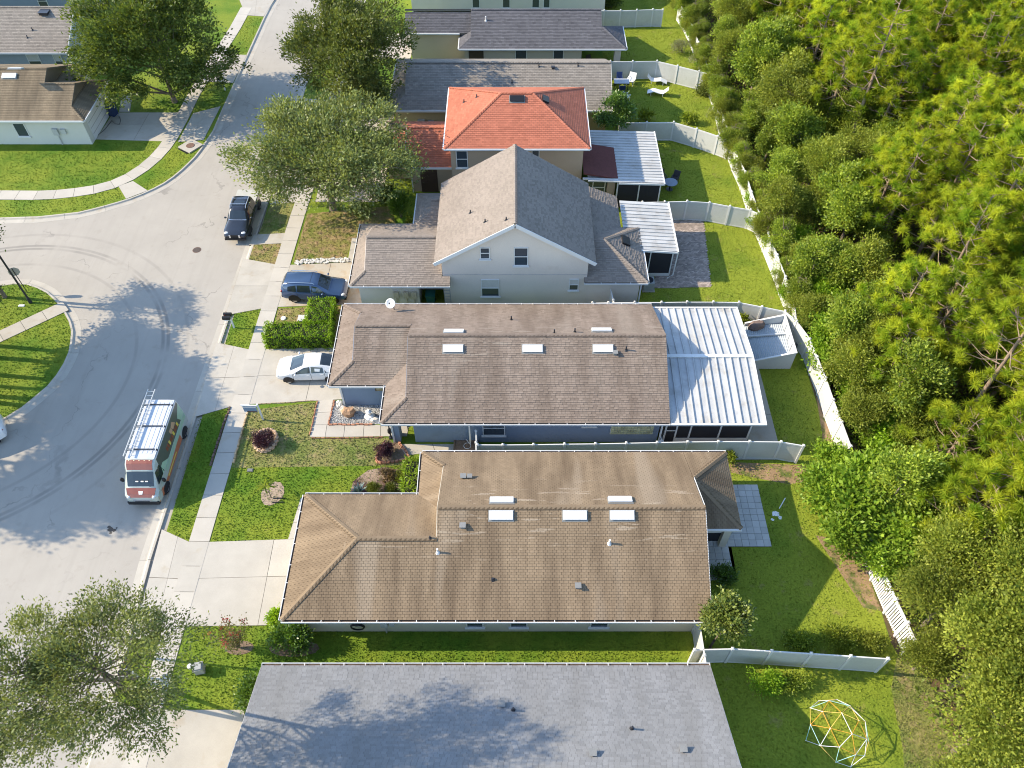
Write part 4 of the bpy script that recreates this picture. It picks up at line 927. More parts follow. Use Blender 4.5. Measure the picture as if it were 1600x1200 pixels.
# ================================================================ VEHICLES
def paint(name, col, rough=.25, metal=0): return M(name, col, rough, .02, 1, 0, metal=metal, spec=.5, coat=.6)
class Car:
    """x forward, y left, z up; st = stations (x, half width, z bottom, z belt, roof half width, z roof)"""
    def __init__(s, name, label, cat, loc, rz, st, mat, wheels, r=.34, tw=.22):
        s.root = thing(name, label, cat, loc, rz); s.st = st; s.mat = mat
        mb = MB(); K = None
        for q in st:
            ring = s.ring(q); K = len(ring); mb.v += ring
        for i in range(len(st)-1):
            for k in range(K): mb.f.append((i*K+k, i*K+(k+1)%K, (i+1)*K+(k+1)%K, (i+1)*K+k)); mb.t.append(.5)
        mb.f.append(tuple(range(K-1,-1,-1))); e = (len(st)-1)*K; mb.f.append(tuple(range(e,e+K))); mb.t += [.5,.5]
        s.body = mb.build('body', mat, s.root, smooth=True, angle=38)
        for x, w in wheels:
            for sy in (1,-1): s.wheel(x, w*sy, r, tw, sy)
    def half(s, q):
        x, w, zb, zl, wr, zr = q
        return [(w*.80,zb),(w*.97,zb+.12),(w,zb+(zl-zb)*.55),(w*.965,zl),(wr,zr-.09 if zr-zl > .25 else zr-(zr-zl)*.45),(wr*.86,zr-.012),(wr*.45,zr+.012)]
    def ring(s, q):
        h = s.half(q); return [(q[0],y,z) for y, z in h]+[(q[0],-y,z) for y, z in h[::-1]]
    def prof(s, x):
        for a, b in zip(s.st, s.st[1:]):
            if a[0] <= x <= b[0]:
                t = (x-a[0])/(b[0]-a[0]) if b[0] > a[0] else 0; return [u+(v-u)*t for u, v in zip(a, b)]
        return list(s.st[0] if x < s.st[0][0] else s.st[-1])
    def pane(s, name, pts, mat, off=.012, par=None):
        p = [Vector(q) for q in pts]; n = (p[1]-p[0]).cross(p[-1]-p[0]).normalized()
        m = sum(p, Vector())/len(p)
        if n.dot(m-Vector((m.x*.6,0,.5))) < 0: n = -n; p = p[::-1]
        mb = MB(); k = len(p); mb.add([tuple(q+n*off) for q in p]+[tuple(q-n*.02) for q in p], [tuple(range(k))]+[(i,k+i,k+(i+1)%k,(i+1)%k) for i in range(k)])
        return mb.build(name, mat, par or s.root)
    def side(s, x, t, sy):
        h = s.half(s.prof(x)); a, b = h[3], h[4]; return (x, sy*(a[0]+(b[0]-a[0])*t), a[1]+(b[1]-a[1])*t)
    def top(s, x, f, sy): h = s.half(s.prof(x)); return (x, sy*h[5][0]*f, h[5][1]+.008)
    def side_windows(s, quads, mat=None):
        for sy in (1,-1):
            for q in quads: s.pane('window', [s.side(x,t,sy) for x, t in q], mat or car_glass)
    def screen(s, name, x0, x1, f0=.98, f1=.98, mat=None, off=.016):
        xs = sorted({x0, x1} | {q[0] for q in s.st if x0 < q[0] < x1}); mb = MB(); rows = []
        for x in xs:
            h = s.half(s.prof(x)); f = f0+(f1-f0)*(x-x0)/(x1-x0); a, b = h[5], h[6]
            rows.append([(x,a[0]*f,a[1]),(x,b[0],b[1]),(x,-b[0],b[1]),(x,-a[0]*f,a[1])])
        for r0, r1 in zip(rows, rows[1:]):
            d = Vector(r1[1])-Vector(r0[1]); n = Vector((-d.z,0,d.x)).normalized()*off
            for k in range(3):
                q = [Vector(v)+n for v in (r0[k],r1[k],r1[k+1],r0[k+1])]; m = [v-n*2.2 for v in q]
                mb.add([tuple(v) for v in q+m], [(3,2,1,0),(0,1,5,4),(1,2,6,5),(2,3,7,6),(3,0,4,7)])
        return mb.build(name, mat or car_glass, s.root)
    def wheel(s, x, y, r, tw, sy):
        mb = MB(); o = r
        prof = [(r*.62,-tw/2),(r*.93,-tw/2),(r,-tw*.3),(r,tw*.3),(r*.93,tw/2),(r*.62,tw/2)]
        mb.lathe(prof, 20); w = mb.build('wheel', tyre_m, s.root, smooth=True, angle=40)
        w.location = (x, y-sy*(tw/2+.012), r); w.rotation_euler = (-math.pi/2*sy,0,0)
        rm = MB().lathe([(r*.64,tw/2-.05),(r*.60,tw/2-.015),(r*.16,tw/2-.02),(r*.10,tw/2+.005)], 20)
        rim = rm.build('rim', M('rim_shadow', (.05,.05,.055), .5), w)
        sp = MB()
        for k in range(7):
            a = 2*math.pi*k/7; sp.beam((math.cos(a)*r*.10,math.sin(a)*r*.10,tw/2+.004),(math.cos(a)*r*.62,math.sin(a)*r*.62,tw/2-.004),r*.14,.02)
        sp.lathe([(r*.66,tw/2-.02),(r*.66,tw/2+.004),(r*.58,tw/2+.002)], 20); sp.build('spoke', rim_m, w)
        ar = MB(); n = 16; ra = r*1.17
        vs = [(ra*math.cos(math.pi*(k/(n-1)*1.2-.1)), 0, ra*math.sin(math.pi*(k/(n-1)*1.2-.1))) for k in range(n)]
        ar.add([(x+v[0],y+sy*.006,r+v[2]) for v in vs]+[(x+v[0],y-sy*.15,r+v[2]) for v in vs], [tuple(range(n)), tuple(range(2*n-1,n-1,-1))]+[(k,n+k,n+(k+1)%n,(k+1)%n) for k in range(n)])
        ar.build('wheel_arch', black_plastic, s.root)
    def lump(s, name, c, sz, mat, seg=8, par=None):
        mb = MB(); mb.blob((0,0,0),1,1,0,seg); o = mb.build(name, mat, par or s.root, smooth=True); o.location = c; o.scale = sz; return o
    def seams(s, xs, zh=.86):
        for sy in (1,-1):
            for x in xs:
                a, b = s.half(s.prof(x))[1:4], s.half(s.prof(x+.02))[1:4]
                for k in (0,1): s.pane('door_seam', [(x,sy*a[k][0],a[k][1]),(x+.02,sy*b[k][0],b[k][1]),(x+.02,sy*b[k+1][0],b[k+1][1]),(x,sy*a[k+1][0],a[k+1][1])], black_plastic, .004)
            for x in xs[1:]:
                h = s.half(s.prof(x)); s.blk('door_handle', x+.10, sy*h[2][0]-.012, h[3][1]-.13, x+.28, sy*h[2][0]+.012, h[3][1]-.09, mat=s.mat)
    def bar(s, name, pts, w, mat, par=None): return MB().tube(pts, w, 6).build(name, mat, par or s.root)
    def blk(s, name, *b, mat=None, par=None): return MB().box(*b).build(name, mat or black_plastic, par or s.root)
head_m = glass_mat('headlight_lens', (.55,.57,.58), .1, .8); tail_m = glass_mat('taillight_lens', (.25,.012,.012), .12, .6)
def common(c, L, W, zh, zt, mirror_x, mz, mm):
    for sy in (1,-1):
        c.lump('headlight', (L/2-.20, sy*W*.72, zh), (.15,.20,.065), head_m)
        c.lump('taillight', (-L/2+.10, sy*W*.80, zt), (.12,.13,.10), tail_m)
        c.lump('mirror', (mirror_x, sy*(W+.11), mz), (.08,.12,.08), mm)
# dark blue-grey sport utility vehicle
blue_p = paint('paint_slate_blue', (.038,.072,.145), .22)
st = [(-2.30,.70,.42,.80,.62,.98),(-2.22,.86,.32,.98,.70,1.30),(-1.95,.92,.28,1.03,.68,1.60),(-1.2,.93,.26,1.02,.69,1.67),(-.1,.93,.26,1.00,.69,1.665),(.35,.93,.26,.99,.66,1.58),(1.15,.93,.26,.97,.74,1.06),(1.9,.91,.28,.86,.72,.97),(2.2,.82,.34,.70,.66,.84),(2.31,.66,.42,.60,.52,.70)]
c = Car('parked_car', 'dark slate blue car with silver roof rails nosed up to the garage behind the hedge', 'car', (-14.05,40.85,.03), R(-3), st, blue_p, ((-1.38,.93),(1.40,.93)), .36)
c.screen('windshield', .42, 1.10); c.screen('rear_window', -2.17, -1.99, .8, .95)
c.side_windows([((-.05,.08),(.98,.08),(.40,.88),(.02,.93)),((-1.05,.08),(-.13,.08),(-.13,.93),(-1.03,.92)),((-1.75,.12),(-1.13,.08),(-1.12,.90),(-1.7,.75))])
for sy in (1,-1): c.bar('roof_rail', [(-1.75,sy*.62,1.62),(-1.6,sy*.62,1.72),(.05,sy*.62,1.72),(.2,sy*.62,1.62)], .022, chrome)
common(c, 4.6, .92, .80, 1.0, .78, 1.08, blue_p); c.blk('grille', 2.22,-.5,.52,2.33,.5,.66); c.blk('bumper', 2.1,-.72,.30,2.30,.72,.44); c.blk('rear_bumper', -2.33,-.72,.34,-2.2,.72,.5)
c.seams((1.0,-.09,-1.1)); c.screen('roof_seam', -.12, -.10, .99, .99, black_plastic, .006)
# white hatchback
white_p = paint('paint_white', (.64,.64,.63), .2)
st = [(-2.24,.62,.45,.78,.52,.95),(-2.16,.78,.34,.95,.60,1.08),(-1.85,.85,.26,.98,.60,1.16),(-.9,.87,.22,.96,.60,1.44),(-.2,.87,.20,.93,.60,1.49),(.25,.87,.20,.91,.58,1.43),(1.30,.87,.20,.86,.68,.93),(1.85,.84,.22,.74,.62,.78),(2.15,.72,.28,.58,.50,.62),(2.24,.52,.34,.48,.36,.52)]
c = Car('parked_car', 'white hatchback half under the eave of the brown-roofed house', 'car', (-13.2,33.45,.03), R(181.5), st, white_p, ((-1.32,.87),(1.38,.87)), .31, .19)
c.screen('windshield', .33, 1.22); c.screen('rear_window', -1.80, -.80, .92, .98); 
c.side_windows([((-.12,.08),(1.05,.10),(.28,.86),(-.1,.92)),((-1.0,.08),(-.2,.08),(-.2,.92),(-.95,.88)),((-1.6,.15),(-1.08,.08),(-1.05,.80),(-1.45,.45))])
common(c, 4.4, .84, .66, .92, .82, .98, white_p); c.blk('grille', 2.16,-.4,.36,2.25,.4,.44)
c.bar('wiper', [(1.26,.5,.99),(1.05,-.15,1.07)], .012, black_plastic)
c.seams((1.02,-.16,-1.05))
# dark pick-up truck
dark_p = paint('paint_black_blue', (.016,.019,.026), .2)
st = [(-2.62,.86,.50,.98,.80,1.06),(-2.55,.91,.42,1.04,.84,1.10),(-1.05,.92,.40,1.06,.84,1.10),(-1.0,.92,.38,1.06,.68,1.72),(-.7,.92,.36,1.06,.69,1.77),(.35,.92,.36,1.06,.68,1.76),(.60,.92,.36,1.05,.66,1.68),(1.20,.92,.36,1.02,.76,1.14),(2.2,.91,.38,.96,.76,1.03),(2.55,.86,.44,.84,.70,.92),(2.66,.74,.50,.74,.6,.8)]
c = Car('pickup_truck', 'black pickup truck with pale bed cover parked on the street by the curb', 'truck', (-21.08,49.15,-.09), R(-90.5), st, dark_p, ((-1.62,.92),(1.62,.92)), .38, .24)
c.screen('windshield', .66, 1.15)
c.side_windows([((-.02,.08),(1.05,.08),(.62,.85),(.0,.92)),((-.85,.08),(-.10,.08),(-.10,.92),(-.85,.92))])
c.blk('bed_cover', -2.58,-.86,1.092,-1.06,.86,1.135, mat=M('grey_vinyl', (.42,.41,.36), .6, .08))
for sy in (1,-1): c.bar('roof_rail', [(-.9,sy*.60,1.76),(-.75,sy*.60,1.86),(.35,sy*.60,1.86),(.5,sy*.60,1.72)], .028, chrome)
for x in (-.55,.15): c.bar('cross_bar', [(x,-.6,1.87),(x,.6,1.87)], .018, chrome)
c.blk('sunroof', -.35,-.42,1.765,.2,.42,1.792, mat=car_glass)
common(c, 5.25, .90, .92, 1.0, .95, 1.18, dark_p); c.blk('grille', 2.62,-.42,.66,2.69,.42,.88)
for y in (-.42,.30): c.blk('grille_bar', 2.692,y,.64,2.71,y+.12,.9, mat=chrome)
c.blk('bumper', 2.55,-.8,.42,2.72,.8,.60); c.blk('wiper_cowl', 1.17,-.68,1.155,1.24,.68,1.175, mat=chrome)
c.seams((1.05,-.06,-.95)); c.blk('hood_seam', 1.2,-.012,1.0,1.21,.012,1.1)
# white car cut by the left edge
st = [(-2.25,.70,.45,.85,.62,1.02),(-2.15,.86,.32,1.02,.70,1.20),(-1.8,.90,.26,1.02,.66,1.52),(-1.0,.91,.24,1.0,.66,1.58),(.1,.91,.24,.98,.66,1.56),(1.05,.91,.24,.95,.72,1.02),(1.9,.88,.26,.85,.7,.92),(2.25,.68,.36,.6,.54,.72)]
c = Car('parked_car', 'white car with red tail light, just poking in at the left edge', 'car', (-33.45,27.75,-.09), math.atan2(-.51,-.86), st, white_p, ((-1.35,.91),(1.35,.91)), .34)
c.screen('rear_window', -2.12, -1.84, .85, .95); c.screen('windshield', .2, .98)
c.side_windows([((.0,.08),(.85,.08),(.15,.88),(.02,.92)),((-1.0,.08),(-.1,.08),(-.1,.92),(-1.0,.92)),((-1.7,.1),(-1.1,.08),(-1.1,.9),(-1.6,.75))])
common(c, 4.4, .88, .78, .95, .7, 1.05, white_p)

# contractor van with ladder
silver = paint('van_white', (.52,.54,.56), .3); rust = paint('van_rust_red', (.22,.062,.034), .35); olive = paint('van_grey_green', (.085,.095,.078), .35); mint = paint('van_mint', (.32,.46,.33), .35); orange = paint('van_orange', (.42,.12,.035), .35); yel = paint('van_yellow', (.62,.47,.08), .4)
class Van(Car):
    def half(s, q):
        x, w, zb, zl, wr, zr = q
        return [(w*.86,zb),(w*.98,zb+.10),(w,zb+(zl-zb)*.6),(w*.985,zl),(wr,zr-.10),(wr*.90,zr-.01),(wr*.5,zr+.012)]
st = [(-2.98,.98,.42,1.30,.84,2.48),(-2.90,1.01,.36,1.32,.87,2.55),(1.30,1.02,.32,1.30,.87,2.55),(1.62,1.02,.32,1.28,.85,2.42),(1.86,1.02,.32,1.26,.83,2.10),(2.52,1.01,.32,1.18,.86,1.36),(2.84,.98,.34,.98,.84,1.12),(2.97,.90,.36,.80,.76,.96),(3.02,.80,.40,.66,.6,.74)]
c = Van('work_van', 'white high-roof work van with rust-red nose and ladder on its roof, parked at the curb', 'van', (-21.28,26.40,-.09), R(-90), st, paint('van_pale_mint', (.36,.40,.36), .3), ((-2.05,1.02),(1.95,1.02)), .36, .24)
c.screen('roof_skin', -2.94, 1.36, 1.08, 1.06, silver, .008); c.screen('windshield', 1.90, 2.48, 1.02, .98); c.screen('brow_panel', 1.40, 1.84, .96, .98, rust); c.screen('hood', 2.55, 2.97, 1.10, 1.02, rust)
zz = lambda x, z, sy: (lambda h: (x, sy*(h[3][0]+(h[4][0]-h[3][0])*max(0,(z-h[3][1])/(h[4][1]-h[3][1])) if z > h[3][1] else h[2][0]-.004+.0*x), z))(c.half(c.prof(x)))
def wrap(name, pts, mat, off):
    for sy in (1,-1): c.pane(name, [zz(x,z,sy) for x, z in pts], mat, off)
wrap('wrap_panel', ((-2.88,1.34),(1.55,1.34),(1.30,2.40),(-2.88,2.42)), olive, .006)
wrap('wrap_panel', ((-2.88,.95),(1.2,.95),(1.2,1.28),(-2.88,1.28)), mint, .006)
wrap('wrap_panel', ((-1.5,.45),(2.4,.45),(2.4,.93),(-1.5,.93)), orange, .006)
wrap('wrap_panel', ((-2.9,2.40),(1.30,2.42),(1.30,2.50),(-2.9,2.52)), silver, .010)
wrap('wrap_panel', ((2.42,.45),(2.92,.45),(2.88,.92),(2.42,.95)), orange, .006)
wrap('wrap_stripe', ((-.4,.62),(1.3,.62),(1.3,.72),(-.4,.72)), yel, .014)
wrap('wrap_panel', ((-2.88,1.34),(-2.3,1.34),(-2.1,1.75),(-2.88,2.2)), mint, .014)
wrap('wrap_panel', ((.5,1.34),(1.55,1.34),(1.35,1.75),(1.05,1.75)), mint, .014)
for i in range(9):
    x = -1.9+.24*i; wrap('wrap_mark', ((x,1.42+.02*i),(x+.17,1.43+.02*i),(x+.17,1.72+.02*i),(x,1.70+.02*i)), rust if i % 3 else yel, .016)
for q in (((-1.75,1.85),(-1.3,1.78),(-1.15,2.05),(-1.5,2.22)), ((-1.2,1.82),(-.9,1.8),(-.85,2.1),(-1.12,2.1))): wrap('wrap_mark', q, M('van_tan', (.42,.27,.16), .4), .016)
for sy in (1,-1):
    c.pane('window', [zz(1.35,1.34,sy), zz(2.30,1.30,sy), zz(1.92,1.95,sy), zz(1.40,2.02,sy)], car_glass, .016)
    c.lump('headlight', (2.80,sy*.72,.98), (.26,.15,.10), head_m); c.lump('mirror', (2.05,sy*1.20,1.42), (.10,.13,.20), black_plastic); c.lump('taillight', (-2.96,sy*.88,1.3), (.05,.08,.28), tail_m)
c.blk('bumper', 2.86,-.9,.34,3.06,.9,.62); c.blk('grille', 2.98,-.5,.64,3.05,.5,.80, mat=chrome); c.blk('grille_bar', 3.051,-.42,.68,3.06,.42,.75)
emb = c.pane('hood_emblem', [(2.86,.10,1.128),(2.86,-.10,1.128),(2.70,-.13,1.235),(2.70,.13,1.235)], white_trim, .03)
for y in (-.62,-.31,.31,.62,0): c.lump('marker_light', (1.44,y*.95,2.505), (.04,.05,.03), M('amber_lens', (.75,.55,.35), .2))
for i in range(5): c.blk('roof_rib', -2.7,-.60+.27*i,2.555,1.0,-.48+.27*i,2.583, mat=silver)
for x in (-2.5,-.9,.75): c.blk('cross_bar', x-.03,-.84,2.62,x+.03,.84,2.66, mat=dark_metal); 
for x in (-2.5,-.9,.75):
    for sy in (-.82,.82): c.blk('rack_foot', x-.04,sy-.03,2.47,x+.04,sy+.03,2.619, mat=dark_metal)
c.blk('side_rail', -2.7,.79,2.662,1.0,.83,2.70, mat=silver)
c.bar('wiper', [(2.5,.55,1.40),(2.32,-.1,1.60)], .014, black_plastic)
for i, y in enumerate((-.25,.05,.3)): c.blk('dash_paper', 2.30,y,1.652-.0*i,2.36,y+.16,1.70, mat=white_trim)
alu = M('ladder_aluminium', (.58,.57,.53), .35, .05, metal=.3)
def ladder(label, loc, rot, L, w, n, mat):
    root = thing('ladder', label, 'ladder', loc); root.rotation_euler = rot
    for y in (-w/2, w/2): MB().box(-L/2,y-.018,-.04,L/2,y+.018,.04).build('side_rail', mat, root)
    rm = MB().tube([(0,-w/2+.019,0),(0,w/2-.019,0)], .018, 6).mesh('rung', mat)
    for i in range(n): link('rung', rm, root, (-L/2+L*(i+.5)/n,0,0))
    return root
ladder('aluminium extension ladder strapped on the roof of the work van', (-21.95,27.55,2.63), (0,0,R(90)), 4.9, .42, 15, alu)
ladder('dark ladder standing upright against the two-storey house by the green bin', (-4.52,39.55,1.28), (0,R(90-6),R(90)), 2.5, .42, 8, M('ladder_grey', (.30,.31,.32), .5))
# ================================================================ STREET FURNITURE AND YARD THINGS
def at(q, z=0): return Vector((*G(*q), z))
lamp_m = M('lamp_black', (.03,.032,.035), .5)
def street_lamp(label, xy, H, arm_rz):
    r = thing('street_lamp', label, 'lamp', (*xy,0), arm_rz, 'street lamps')
    MB().cyl(0,0,0,.5,.13,.10,10).cyl(0,0,.5,H,.075,.055,10).build('pole', lamp_m, r)
    MB().tube([(0,0,H-.1),(.5,0,H+.25),(1.1,0,H+.3)],.035,6).build('arm', lamp_m, r)
    hd = MB().box(1.0,-.14,H+.22,1.6,.14,H+.36).build('lamp_head', lamp_m, r); MB().box(1.1,-.11,H+.20,1.55,.11,H+.219).build('lens', head_m, hd)
street_lamp('black street lamp pole beside the stop sign on the left island', G(48,473), 7.2, R(200))
r = thing('lamp_post', 'slim post lamp standing in the verge under the near oak at bottom left', 'lamp', (*G(219,1027),0)); MB().cyl(0,0,0,3.6,.06,.05,8).build('pole', lamp_m, r); MB().lathe([(.05,3.601),(.07,3.64),(.08,3.75),(.02,3.8)],10).build('lantern', lamp_m, r)
r = thing('stop_sign', 'grey back of a stop sign on a thin post in the left island', 'sign', at((43,457)), R(20))
MB().cyl(0,0,0,2.35,.03,.03,6).build('post', dark_metal, r)
oc = [(.0,.38*math.cos(R(22.5+45*k)),2.0+.38*math.sin(R(22.5+45*k))) for k in range(8)]
MB().add([(.035,y,z) for x,y,z in oc]+[(.045,y,z) for x,y,z in oc],[tuple(range(7,-1,-1)),tuple(range(8,16))]+[(k,(k+1)%8,8+(k+1)%8,8+k) for k in range(8)]).build('plate', M('sign_back', (.40,.38,.36), .5, .04, metal=.3), r).rotation_euler = (0,0,R(95))
def mailbox(label, xy, rz, n, group=None):
    r = thing('mailbox', label, 'mailbox', (*xy,0), rz, group)
    MB().box(-.05,-.05,0,.05,.05,1.02).build('post', white_trim, r)
    MB().beam((0,0,.7),(-.35,0,.98),.05,.05).box(-.34,-.32 if n > 1 else -.05,1.021,-.02,.32 if n > 1 else .05,1.06).build('bracket', white_trim, r)
    for k in range(n):
        y = (k-.5)*.36 if n > 1 else 0; mb = MB(); pr = [(-.11,0),(.11,0)]+[(.11*math.cos(R(a)),.13+.10*math.sin(R(a))) for a in range(0,181,30)]
        m = len(pr); mb.add([(-.45,y+a,1.061+b) for a,b in pr]+[(.08,y+a,1.061+b) for a,b in pr],[tuple(range(m-1,-1,-1)),tuple(range(m,2*m))]+[(i,(i+1)%m,m+(i+1)%m,m+i) for i in range(m)])
        b = mb.build('box', black_plastic, r); MB().box(-.30,y+.112,1.2,-.27,y+.125,1.34).build('flag', M('flag_red', (.4,.03,.03), .5), b)
mailbox('pair of black mailboxes on a white post at the street edge above the hedge', G(366,512), R(0), 2)
mailbox('single black mailbox on white post across the street under the big oak', G(352,141), R(0), 1)
mailbox('pair of black mailboxes on the verge hidden below the near oak', G(215,1058), R(0), 2)
# yard sign
r = thing('yard_sign', 'white post sign with hanging picture panel on the dull lawn by the driveway', 'sign', at((411.5,656)), R(-2))
MB().box(-.045,-.045,0,.045,.045,1.62).box(-1.05,-.04,1.42,-.046,.04,1.50).build('post', white_trim, r)
pn = MB().box(-.98,-.018,.78,-.14,.018,1.36).build('panel', M('sign_blue', (.20,.27,.36), .35, .05), r)
MB().box(-.97,-.021,1.24,-.15,-.0185,1.355).box(-.97,-.021,.785,-.80,-.0185,.90).build('panel_print', white_trim, pn); MB().box(-.80,-.021,.785,-.16,-.0185,.92).build('panel_photo', M('sign_photo', (.13,.085,.065), .5, .5, 9, .4, 30), pn)
MB().box(-.85,-.01,1.361,-.83,.01,1.42).box(-.28,-.01,1.361,-.26,.01,1.42).build('hanger', dark_metal, r)
# drain inlet, manhole, lids
iron = M('cast_iron', (.16,.095,.07), .8, .2, 6, .2, 40)
r = thing('storm_drain', 'square concrete drain top with round rusty lid at the far corner kerb', 'drain', at((298,229)), R(-35))
MB().box(-.75,-.75,-.15,.75,.75,.10).build('cover_slab', concrete, r); MB().cyl(0,0,.1,.125,.36,.36,20).build('lid', iron, r); MB().box(-.62,-.90,-.14,.62,-.751,.03).build('inlet', black_plastic, r)
def manhole(label, q, rad, z=-.098):
    r = thing('manhole_cover', label, 'manhole cover', at(q, z)); MB().lathe([(rad,-.02),(rad,.004),(rad*.9,.006)],24).build('ring', iron, r); MB().lathe([(rad*.87,-.02),(rad*.87,.011)],24).build('lid', M('cast_lid', (.085,.065,.055), .8, .2, 8, .2, 40), r)
manhole('round brown manhole cover in the open road left of the pickup', (307,389), .33)
mb = MB(); q = random.Random(3)
for i, (dx, dy, r_) in enumerate(((0,0,.16),(.22,-.05,.10),(-.15,.16,.09),(.06,-.22,.08),(.30,.10,.05))): mb.prism([(dx+r_*(1+q.uniform(-.25,.25))*math.cos(a*.628),dy+r_*(1+q.uniform(-.25,.25))*math.sin(a*.628)) for a in range(10)], -.005, .0015+.0004*i)
structure(mb.build('oil_stain', M('oil_stain', (.07,.06,.05), .7))).location = at((172,826), -.096)
def lid(label, q, w, d, col, h=.05, round_=False):
    r = thing('valve_box', label, 'utility lid', at(q)); m = M('lid_%02d' % int(col*100), (col,col,col*.95), .7)
    (MB().cyl(0,0,0,h,w/2,w/2,14) if round_ else MB().box(-w/2,-d/2,-.02,w/2,d/2,h)).build('frame', m, r); (MB().cyl(0,0,h,h+.02,w*.38,w*.36,14) if round_ else MB().box(-w*.4,-d*.4,h,w*.4,d*.4,h+.015)).build('lid', m, r)
lid('white round utility lid on the dry grass left of the hedge corner', (443,498), .36, .3, .75, .08, True)
lid('square concrete pad inside the hedge corner', (474,498), .75, .6, .50, .08)
lid('grey square meter lid near the two-lawn border by the sidewalk', (391,735), .35, .22, .16)
lid('small pale lid in the grass of the left island', (34,478), .42, .2, .65)
lid('small white dome lid beside the grey utility pedestal', (297,1042), .25, .25, .78, .12, True)
r = thing('utility_pedestal', 'grey plastic utility pedestal on the lawn at bottom left', 'utility box', at((314,1048)), R(12))
pg = M('pedestal_grey', (.30,.30,.28), .6); MB().box(-.22,-.20,0,.22,.20,.52).build('body', pg, r); MB().box(-.25,-.23,.521,.25,.23,.60).box(-.19,-.18,.601,.19,.18,.68).build('lid', pg, r)
r = thing('air_conditioner', 'grey air conditioner unit in shade at the corner of the two-storey house wing', 'air conditioner', at((1012,450))); MB().box(-.38,-.38,.06,.38,.38,.80).build('cabinet', M('ac_grey', (.36,.37,.36), .5), r); MB().cyl(0,0,.801,.83,.31,.31,16).build('fan_grille', dark_metal, r); MB().box(-.46,-.46,0,.46,.46,.059).build('pad', old_concrete, r)
# satellite dish on the brown roof
c = Vector(on_slope(616,484,37.27,-1)); r = thing('satellite_dish', 'round white satellite dish on the back edge of the brown roof', 'satellite dish', c)
MB().tube([(0,0,-.05),(0,.0,.35),(-.12,-.05,.62)],.028,6).build('mast', dark_metal, r)
d = MB().lathe([(.02,.0),(.20,.02),(.34,.06),(.42,.11),(.425,.13),(.34,.085),(.20,.045),(.02,.03)],20).build('dish', white_trim, r, smooth=True); d.scale = (.78,.78,.78); d.location = (-.14,-.06,.64); d.rotation_euler = (R(42),R(-12),0)
MB().tube([(-.16,-.25,.75),(-.16,-.42,1.0)],.015,5).box(-.20,-.46,.98,-.12,-.40,1.06).build('feed_arm', dark_metal, r)
# bins
def bin_(label, q, col, w, hgt, rz=0):
    r = thing('trash_bin', label, 'bin', at(q), rz); m = M('bin_'+label.split()[0], col, .5, .06)
    mb = MB(); a, b = w*.42, w*.5
    mb.add([(-a,-a,.06),(a,-a,.06),(a,a,.06),(-a,a,.06),(-b,-b,hgt),(b,-b,hgt),(b,b,hgt),(-b,b,hgt)],[(3,2,1,0),(4,5,6,7),(0,1,5,4),(1,2,6,5),(2,3,7,6),(3,0,4,7)]).build('body', m, r)
    MB().box(-b-.03,-b-.04,hgt+.001,b+.03,b+.05,hgt+.06).build('lid', m, r); MB().tube([(-b,b+.09,hgt-.05),(b,b+.09,hgt-.05)],.018,6).build('handle', m, r)
    for s in (-1,1): o = MB().lathe([(.11,-.03),(.11,.03)],12).build('wheel', tyre_m, r); o.location = (s*a,a,.11); o.rotation_euler = (0,R(90),0)
bin_('blue wheeled bin at the corner house garage', (178,180), (.022,.04,.10), .72, 1.08, R(70))
bin_('green trash bin in the side alcove of the two-storey house', (674,474), (.02,.10,.075), .62, .95)
def hose(label, pts, rad, mat, z=.045):
    r = thing('garden_hose', label, 'hose', at(pts[0])); c = Vector(r.location); P3 = [at(q)-c+Vector((0,0,z)) for q in pts]
    MB().tube(P3, rad, 5).build('tube', mat, r); MB().tube([P3[-1],P3[-1]+(P3[-1]-P3[-2]).normalized()*.12],rad*1.6,6).build('nozzle', chrome, r)
hose('black garden hose looped over the corner house driveway', ((150,214),(157,209),(165,202),(171,194),(175,189),(180,194),(187,195),(189,188),(186,182)), .022, black_plastic)
r = thing('hose_coil', 'black hose coil hanging on the cream wall under the tan eave', 'hose', (-7.9,15.78,.95))
for k in range(3): MB().tube([((.36-.02*k)*math.cos(a*math.pi/9),-.03*k,(.36-.02*k)*math.sin(a*math.pi/9)) for a in range(19)],.028,6,cap=False).build('loop', black_plastic, r)
MB().box(-.06,-.12,.30,.06,.12,.36).build('hook', dark_metal, r)
# blue house: entry things
r = thing('raised_planter', 'low brown planter bed with a loop of pale hose beside the blue wall', 'planter', at((728,700)))
br = M('planter_wood', (.20,.14,.09), .9, .2, 4); mb = MB(); mb.box(-.75,-.55,0,.75,-.47,.25).box(-.75,.47,0,.75,.55,.25).box(-.75,-.469,0,-.67,.469,.25).box(.67,-.469,0,.75,.469,.25); mb.build('frame', br, r); MB().box(-.669,-.469,0,.669,.469,.20).build('soil', mulch, r)
MB().tube([(.1+.22*math.cos(a*.5),.22*math.sin(a*.5),.23+.02*a/12) for a in range(14)]+[(.0,.3,.55)],.022,5).build('hose_loop', white_trim, r)
r = thing('water_tank', 'small pale cylinder tank beside the screened porch', 'tank', (9.0,27.25,0)); MB().lathe([(.22,0),(.22,.85),(.18,.98),(.06,1.03)],16).build('body', white_trim, r, smooth=True, angle=40); MB().tube([(0,0,1.0),(0,0,1.1),(.0,.3,1.12)],.025,6).build('pipe', white_trim, r)
r = thing('garden_statue', 'slim black bird statue by the entry column of the blue house', 'statue', at((611,684)))
MB().lathe([(.14,0),(.15,.06),(.05,.08),(.05,.45),(.15,.62),(.13,.85),(.05,1.0),(.04,1.2),(.07,1.26),(.03,1.34)],10).build('body', black_plastic, r, smooth=True); MB().tube([(0,0,1.28),(-.2,-.03,1.24)],[.03,.005],5).build('beak', black_plastic, r)
